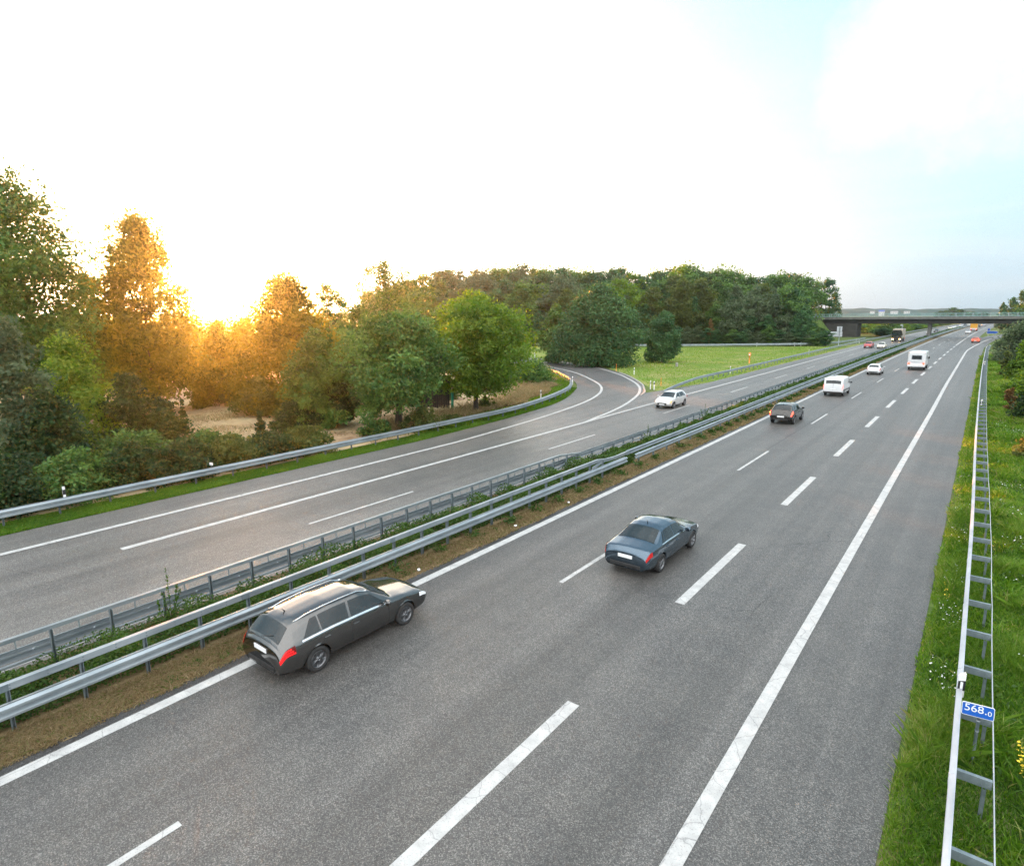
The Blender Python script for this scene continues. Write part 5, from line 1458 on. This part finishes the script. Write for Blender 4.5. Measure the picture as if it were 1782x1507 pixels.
# hills far off, a grove line and a few pale buildings
def ridge(name, d, hmul, seed, m, z=1.0):
    rs_ = np.random.default_rng(seed)
    mb = MB(); vs = []
    n = 420
    ph = rs_.uniform(0, 6.28, 8)
    for i in range(n + 1):
        a = R(-62) + R(124) * i / n
        dx, dy = -math.sin(a + R(20)), math.cos(a + R(20))
        h = hmul * (1 + .10 * math.sin(9 * a + ph[0]) + .07 * math.sin(23 * a + ph[1]) + .06 * math.sin(61 * a + ph[2]) + .05 * math.sin(140 * a + ph[3]) + .05 * math.sin(260 * a + ph[4]))
        for dd, hh in ((-220, -.3), (-60, h * .7), (0, h), (300, h * .8), (500, -.3)):
            vs.append((CAM[0] + dx * (d + dd), dy * (d + dd), hh))
    fs = [(i * 5 + j, (i + 1) * 5 + j, (i + 1) * 5 + j + 1, i * 5 + j + 1) for i in range(n) for j in range(4)]
    return tag(mb.add(vs, fs).build(name, m), kind='structure')
M['hill_near'] = mat_noise('hazed_wooded_hill', (.008, .050, .050), (.020, .085, .078), .02, .95, detail=9, spec=.1)  # bluish haze of distance put into the teal base colour
ridge('hills', 2100, 15, 3, M['hill_near']); ridge('hills', 2700, 22, 8, M['hill_near'])
M['wall_white'] = mat_noise('white_render', (.60, .60, .58), (.72, .72, .70), .2, .8)
M['roof_blue'] = mat_noise('blue_roof', (.03, .08, .40), (.04, .10, .46), .2, .5)
M['roof_grey'] = mat_noise('grey_roof', (.22, .22, .23), (.30, .30, .31), .2, .7)
M['window'] = mat_noise('window_dark', (.03, .04, .05), (.05, .06, .07), .5, .2)
for px, d, w, h, dp, roof, lab in [(1534, 1900, 13, 9, 20, 'roof_blue', 'far hall with a blue roof above the bridge railing'), (1556, 1950, 17, 8, 16, 'roof_grey', 'wide white far building right of the blue-roofed hall'), (1578, 1960, 14, 10, 16, 'roof_grey', 'taller white far building at the right of the row'), (1518, 1990, 12, 7, 14, 'roof_grey', 'low white far building left of the blue-roofed hall')]:
    p = at(px, 545, d)
    rz = math.atan2(p[1] - 0, p[0] - CAM[0]) - math.pi / 2
    r = tag(empty('building', (p[0], p[1], 0), rz), lab, 'building', 'far pale buildings above the bridge')
    zt = float(at(px, 542.3, d)[2])
    MB().box((0, 0, zt / 2), (w, dp, zt)).build('walls', M['wall_white'], r)
    hr = 3.5 if roof == 'roof_blue' else 1.6
    MB().sweep([(-w / 2 - .4, 0, zt), (w / 2 + .4, 0, zt)], [(-dp / 2 - .5, 0), (dp / 2 + .5, 0), (0, hr)]).build('roof', M[roof], r)
    wn = MB()
    for k in range(int(w // 4)): wn.box((-w / 2 + 2.5 + k * 4, -dp / 2 - .03, zt - 2.2), (1.6, .1, 1.4))
    wn.build('windows', M['window'], r)

# dark screen fence and green post behind the ivied trunk
M['fence_dark'] = mat_noise('dark_timber', (.012, .010, .009), (.03, .024, .02), 3, .9, detail=6, stretch=(6, 6, .5))
r = tag(empty('fence', (-28.6, 40.4, 0), math.atan2(1.6, 5.6)), 'dark board fence in the shade between the ivied and the fresh green tree', 'fence')
mb = MB()
for k in range(26): mb.box((-3.1 + k * .24, 0, .95), (.215, .03, 1.9 + .12 * math.sin(k * 2.3)))
mb.build('boards', M['fence_dark'], r)
for z in (.4, 1.5): MB().box((0, .05, z), (6.3, .06, .09)).build('rail', M['fence_dark'], r)
M['green_post'] = mat_noise('green_post', (.01, .22, .13), (.015, .30, .18), 4, .4)
r = tag(empty('post', (-25.5, 41.4, 0)), 'bright green post at the end of the dark board fence', 'post')
MB().box((0, 0, .85), (.20, .16, 1.75), bev=.02).build('shaft', M['green_post'], r)
MB().tube([(0, 0, 1.7), (0, 0, 2.15)], .02, 6).build('rod', M['white'], r)

# ------------------------------------------------------------------ grass, weeds, flowers
M['grass'] = mat_leaf('grass_blade', [(.030, .075, .010), (.070, .150, .016), (.130, .215, .028), (.25, .24, .09)], .4, .5)
M['grass_dry'] = mat_leaf('dry_grass_blade', [(.10, .072, .038), (.175, .13, .068), (.27, .215, .125), (.08, .11, .025)], .35, .6)
M['weed'] = mat_leaf('weed_leaf', [(.022, .050, .012), (.042, .085, .018), (.075, .120, .026)], .4)
M['petal_white'] = mat_noise('white_petals', (.75, .76, .72), (.85, .85, .82), 30, .6)
M['petal_yellow'] = mat_noise('yellow_petals', (.75, .50, .02), (.85, .62, .04), 30, .6)
def blades(P, h, w, rng, lean=.5):
    n = len(P)
    an = rng.uniform(0, 2 * math.pi, n); b = np.stack([np.cos(an), np.sin(an), np.zeros(n)], 1)
    ld = rng.normal(0, lean, (n, 2))
    hh = h[:, None] if isinstance(h, np.ndarray) else np.full((n, 1), h)
    tip = P + np.concatenate([ld * hh, hh * rng.uniform(.7, 1.1, (n, 1))], 1)
    mid = P + np.concatenate([ld * hh * .3, hh * .55], 1)
    ww = (w if np.ndim(w) == 0 else np.asarray(w)[:, None]) * rng.uniform(.7, 1.3, (n, 1))
    V = np.empty((n, 5, 3)); V[:, 0] = P - b * ww; V[:, 1] = P + b * ww; V[:, 2] = mid + b * ww * .7; V[:, 3] = tip; V[:, 4] = mid - b * ww * .7
    return V.reshape(-1, 3)
def blade_obj(name, P, h, w, m, tint, rng, lean=.5):
    V = blades(P, h, w, rng, lean); n = len(P)
    me = raw_mesh(name, V, np.arange(n * 5), np.arange(n) * 5, [m], attr=np.repeat(tint, 5))
    return tag(link(name, me), kind='stuff')
def vnoise(x, y, s, seed):
    rs_ = np.random.default_rng(seed); f = 0
    for k in range(4):
        a = rs_.uniform(0, 6.28); q = (np.cos(a) * x + np.sin(a) * y) / s * rs_.uniform(.7, 1.6)
        f = f + np.sin(q + rs_.uniform(0, 6.28) + 1.3 * np.sin((np.sin(a) * x - np.cos(a) * y) / s * 1.1 + k))
    return f / 4
rng = np.random.default_rng(77)
def spread(n, x0, x1, y0, y1, pw):
    u = rng.uniform(0, 1, n)
    y = y0 + (y1 - y0) * u ** pw
    return rng.uniform(x0, x1, n), y
x, y = spread(230000, 13.30, 24, 4, 150, 2.3)
e = 13.42 + .10 * vnoise(x, y, .5, 1)
keep = (x > e) & (x < 16 + y * .12)
x, y = x[keep], y[keep]
nz_ = vnoise(x, y, 1.1, 2); nz2 = vnoise(x, y, .35, 3)
h = (.16 + .10 * nz_ + .06 * nz2).clip(.06) * (1 + .9 * ((x > 14.9) & (nz_ > .1))) * np.where(x < 13.75, .7, 1) * (1 + y / 160)
t = np.clip(.42 + .18 * nz_ + .22 * vnoise(x, y, 3.2, 8) + rng.normal(0, .15, len(x)) + np.where(x < 13.7, .16, 0) + np.where(rng.uniform(0, 1, len(x)) < .08, .5, 0), 0, 1)
blade_obj('grass', np.stack([x, y, np.full(len(x), -.02)], 1), h, .007 * (1 + y / 14), M['grass'], t, rng)
x = rng.uniform(13.3, 18.2, 120000); y = 5 + 27 * rng.uniform(0, 1, 120000) ** 1.4
kp = x > 13.44 + .12 * vnoise(x, y, .4, 21)
x, y = x[kp], y[kp]; nz_ = vnoise(x, y, .9, 22); nz2 = vnoise(x, y, .28, 23)
h = (.19 + .12 * nz_ + .08 * nz2).clip(.05) * np.where(x < 13.7, .65, 1) * (1 + .8 * (nz_ > .25))
blade_obj('grass', np.stack([x, y, np.full(len(x), -.02)], 1), h, .0065, M['grass'], np.clip(.36 + .3 * nz_ + rng.normal(0, .16, len(x)) + np.where(rng.uniform(0, 1, len(x)) < .05, .5, 0) + np.where(x < 13.62, .2, 0), 0, 1), rng)
xf = rng.uniform(-52, -19.2, 34000); yf = rng.uniform(12, 46, 34000); nf = vnoise(xf, yf, 1.6, 25)
kp = nf + rng.normal(0, .2, len(xf)) > -.05
blade_obj('dry_grass', np.stack([xf[kp], yf[kp], np.full(kp.sum(), -.03)], 1), (.10 + .12 * nf[kp]).clip(.04), .03, M['grass_dry'], np.clip(.62 + rng.normal(0, .2, kp.sum()), 0, 1), rng)
x, y = spread(70000, -18.75, -16.75, 2, 62, 1.4)
bx_ = np.interp(y, [2, 28, 40, 48, 53, 57, 62], [-16.85, -16.85, -17.75, -18.95, -20.3, -22.1, -24.4])
x = bx_ - rng.uniform(0, 1, len(x)) * np.where(y > 36, 1.1, 1.7)
nz_ = vnoise(x, y, .8, 5)
blade_obj('grass', np.stack([x, y, np.full(len(x), -.02)], 1), (.16 + .08 * nz_).clip(.05), .018, M['grass'], np.clip(.35 + .2 * nz_ + rng.normal(0, .13, len(x)), 0, 1), rng)
# pale dry grass inside the loop, then lush grass behind the barrier
P = [np.array(p) for p in Pl if 30 < p[1] < 80]
k = rng.integers(0, len(P), 26000); off = rng.uniform(.4, 7.5, len(k)) * rng.uniform(.3, 1, len(k))
base = np.array(P)[k]; tg = np.gradient(np.array(P), axis=0)[k]; tg /= np.linalg.norm(tg, axis=1)[:, None]
q = base + np.stack([-tg[:, 1], tg[:, 0]], 1) * off[:, None]
dry = off > 2.2 + vnoise(q[:, 0], q[:, 1], 1.5, 9)
blade_obj('grass', np.concatenate([q[~dry], np.full(((~dry).sum(), 1), -.02)], 1), .35, .03, M['grass'], np.clip(.5 + rng.normal(0, .18, (~dry).sum()), 0, 1), rng)
blade_obj('dry_grass', np.concatenate([q[dry], np.full((dry.sum(), 1), -.02)], 1), .6, .03, M['grass_dry'], np.clip(.6 + rng.normal(0, .18, dry.sum()), 0, 1), rng)
# median: dry grass on the fast-lane side, weeds between the barriers
x, y = spread(110000, -1.55, -.36, 0, 110, 2.0)
x = x + np.array([cx(v) for v in y]); nz_ = vnoise(x, y, .7, 12)
keep = rng.uniform(0, 1, len(x)) < np.where(x < -.75, .95, .45 + .4 * nz_)
x, y, nz_ = x[keep], y[keep], nz_[keep]
grn = rng.uniform(0, 1, len(x)) < .12
blade_obj('dry_grass', np.stack([x, y, np.full(len(x), -.01)], 1), (.10 + .05 * nz_).clip(.03), .006 * (1 + y / 14), M['grass_dry'], np.where(grn, 1.0, np.clip(.4 + .15 * nz_ + rng.normal(0, .14, len(x)), 0, .85)), rng, .9)
def weeds(n, x0, x1, y0, y1, pw, hmax, ls, seed, name='weeds', z0=0.0, dens=-.4):
    rs_ = np.random.default_rng(seed)
    u = rs_.uniform(0, 1, n); y = y0 + (y1 - y0) * u ** pw; x = rs_.uniform(x0, x1, n)
    f = vnoise(x, y, .55, seed + 1)
    kp = f + rs_.normal(0, .25, n) > dens
    x, y, f = x[kp], y[kp], f[kp]
    z = z0 + rs_.uniform(0, 1, len(x)) ** 1.3 * (hmax * (.55 + .5 * f)).clip(.05)
    x = x + np.array([cx(v) for v in y])
    V = leaf_quads(np.stack([x, y, z], 1), ls * (1 + y / 60)[:, None], rs_, None, .4, .6)
    tn = np.clip(.45 + .25 * f + rs_.normal(0, .15, len(x)), 0, 1)
    return tag(link(name, quad_mesh(name, V, M['weed'], tn)), kind='stuff')
weeds(90000, -3.85, -1.8, 0, 32, 1.4, .85, .075, 31, dens=-.5)
weeds(60000, -3.85, -2.12, 31, 130, 1.4, .62, .10, 32, dens=-.5)
weeds(26000, -3.9, -2.1, 120, 420, 1.4, .5, .16, 33)
def tufts(name, pts, r0, h, ls, seed, per):
    rs_ = np.random.default_rng(seed)
    p = np.repeat(np.array(pts), per, 0)
    q = np.concatenate([p + rs_.normal(0, r0, p.shape), (rs_.uniform(0, 1, len(p)) * h)[:, None]], 1)
    V = leaf_quads(q, ls * (1 + q[:, 1] / 60), rs_, None, .5, .3, .35)
    return tag(link(name, quad_mesh(name, V, M['weed'], np.clip(rs_.normal(.4, .2, len(q)), 0, 1))), kind='stuff')
tufts('weeds', [(-1.22 + rng.normal(0, .08) + cx(y), y + rng.normal(0, .25)) for y in np.arange(9, 170, 2.0) if rng.uniform() < .85], .17, .30, .13, 35, 70)
tufts('weeds', [(-.9 + rng.normal(0, .2) + cx(y), y) for y in np.sort(rng.uniform(2, 60, 40))], .10, .14, .06, 36, 40)
weeds(12000, 14.6, 17.5, 6, 60, 1.6, .4, .09, 37, dens=.45)
def weed_plant(x, y, h, seed, label, n=90):
    rs_ = np.random.default_rng(seed)
    r = tag(empty('weed_plant', (x, y, 0)), label, 'plant')
    st = MB(); C = []
    for k in range(5):
        a = rs_.uniform(0, 6.28); hh = h * (1 if k == 0 else rs_.uniform(.45, .75)); s = .05 if k == 0 else .30
        tip = np.array([math.cos(a) * s * hh, math.sin(a) * s * hh, hh])
        st.tube([(0, 0, -.05), tip * .5 + np.array([0, 0, .04]), tip], [.008, .006, .003], 5)
        f = rs_.uniform(.2, 1, n // 5)[:, None]
        C.append(tip * f + rs_.normal(0, .05, (n // 5, 3)) * (1.2 - f))
    st.build('stem', M['weed'], r)
    link('leaves', quad_mesh('leaves', leaf_quads(np.concatenate(C), .09, rs_, None, .4, .4), M['weed'], np.clip(rs_.normal(.5, .2, n // 5 * 5), 0, 1)), r)
weed_plant(-3.7, 6.6, 1.75, 51, 'tall leafy weed standing above the left median rail', 190)
weed_plant(-3.3, 6.2, 1.0, 52, 'bushy weed right beside the tallest weed in the median', 220)
weed_plant(-3.2, 36.5, 1.4, 53, 'leafy weed above the median rail, middle distance', 200)
weed_plant(-3.4, 47.5, 1.5, 54, 'leafy weed above the median rail below the silver oncoming car', 200)
def flowers(name, n, x0, x1, y0, y1, pw, z, s, m, seed, thr):
    rs_ = np.random.default_rng(seed)
    u = rs_.uniform(0, 1, n * 6); y = y0 + (y1 - y0) * u ** pw; x = rs_.uniform(x0, x1, n * 6)
    kp = vnoise(x, y, .8, seed) > thr
    x, y = x[kp][:n], y[kp][:n]
    V = leaf_quads(np.stack([x, y, z * rs_.uniform(.6, 1.1, len(x))], 1), s, rs_, None, .4, 2.0, .9)
    return tag(link(name, quad_mesh(name, V, m, np.full(len(x), .5))), kind='stuff')
flowers('white_wildflowers', 900, 15.1, 18.5, 15, 60, 1.2, .36, .045, M['petal_white'], 61, .15)
flowers('white_wildflowers', 260, 13.6, 14.3, 14, 70, 1.2, .24, .035, M['petal_white'], 62, .1)
flowers('yellow_wildflowers', 110, 15.2, 15.75, 13.2, 14.2, 1.0, .36, .06, M['petal_yellow'], 63, -2)
flowers('yellow_wildflowers', 60, 13.55, 13.85, 14.2, 44, 1.0, .24, .035, M['petal_yellow'], 64, .45)
# meadow texture: short tufts
x = rng.uniform(-62, -13.2, 42000); y = rng.uniform(63, 178, 42000)
def inpoly(x, y, poly):
    r_ = np.zeros(len(x), bool); j = len(poly) - 1
    for i in range(len(poly)):
        xi, yi = poly[i]; xj, yj = poly[j]
        c = ((yi > y) != (yj > y)) & (x < (xj - xi) * (y - yi) / (yj - yi + 1e-12) + xi); r_ ^= c; j = i
    return r_
mp_ = [(-13.7, 66), (-13.6, 140), (-14, 185), (-18, 181), (-26, 172), (-40, 161), (-60, 150), (-70, 120), (-62, 104.5), (-50, 100), (-38, 91.8), (-27.8, 82), (-20.4, 72.4), (-16.8, 66.2)]
kp = inpoly(x, y, mp_); x, y = x[kp], y[kp]
nz_ = vnoise(x, y, 4, 71)
blade_obj('meadow_grass', np.stack([x, y, np.full(len(x), -.03)], 1), (.14 + .10 * nz_).clip(.05), .05, M['grass'], np.clip(.62 + .22 * nz_ + rng.normal(0, .14, len(x)), 0, 1), rng)
# litter on the median edge
for i, (x, y) in enumerate([(-.72, 18.9), (-.66, 22.9), (-.7, 13.4)]):
    mb = MB(); mb.box((0, 0, .04), (.10, .13, .06), rz=.5 * i, bev=.025, top=.8)
    o = mb.build('litter', M['white'], None, (x, y, 0)); tag(o, ['white crumpled litter in the dry grass, middle one of three', 'white crumpled litter in the dry grass, farthest of three', 'white crumpled litter in the dry grass, nearest of three'][i], 'litter', 'litter on the median edge')
# ------------------------------------------------------------------ evening haze
hz = MB().box((0, 200, 99), (7600, 7600, 202)).build('haze', [])
hm = bpy.data.materials.new('haze'); hm.use_nodes = True
t = hm.node_tree
t.nodes.remove(t.nodes['Principled BSDF'])
pv = t.nodes.new('ShaderNodeVolumePrincipled')
pv.inputs['Color'].default_value = (.74, .90, 1.0, 1)
pv.inputs['Density'].default_value = 0.00021
pv.inputs['Anisotropy'].default_value = .90
t.links.new(pv.outputs[0], t.nodes['Material Output'].inputs['Volume'])
hz.data.materials.append(hm)
tag(hz, kind='stuff')
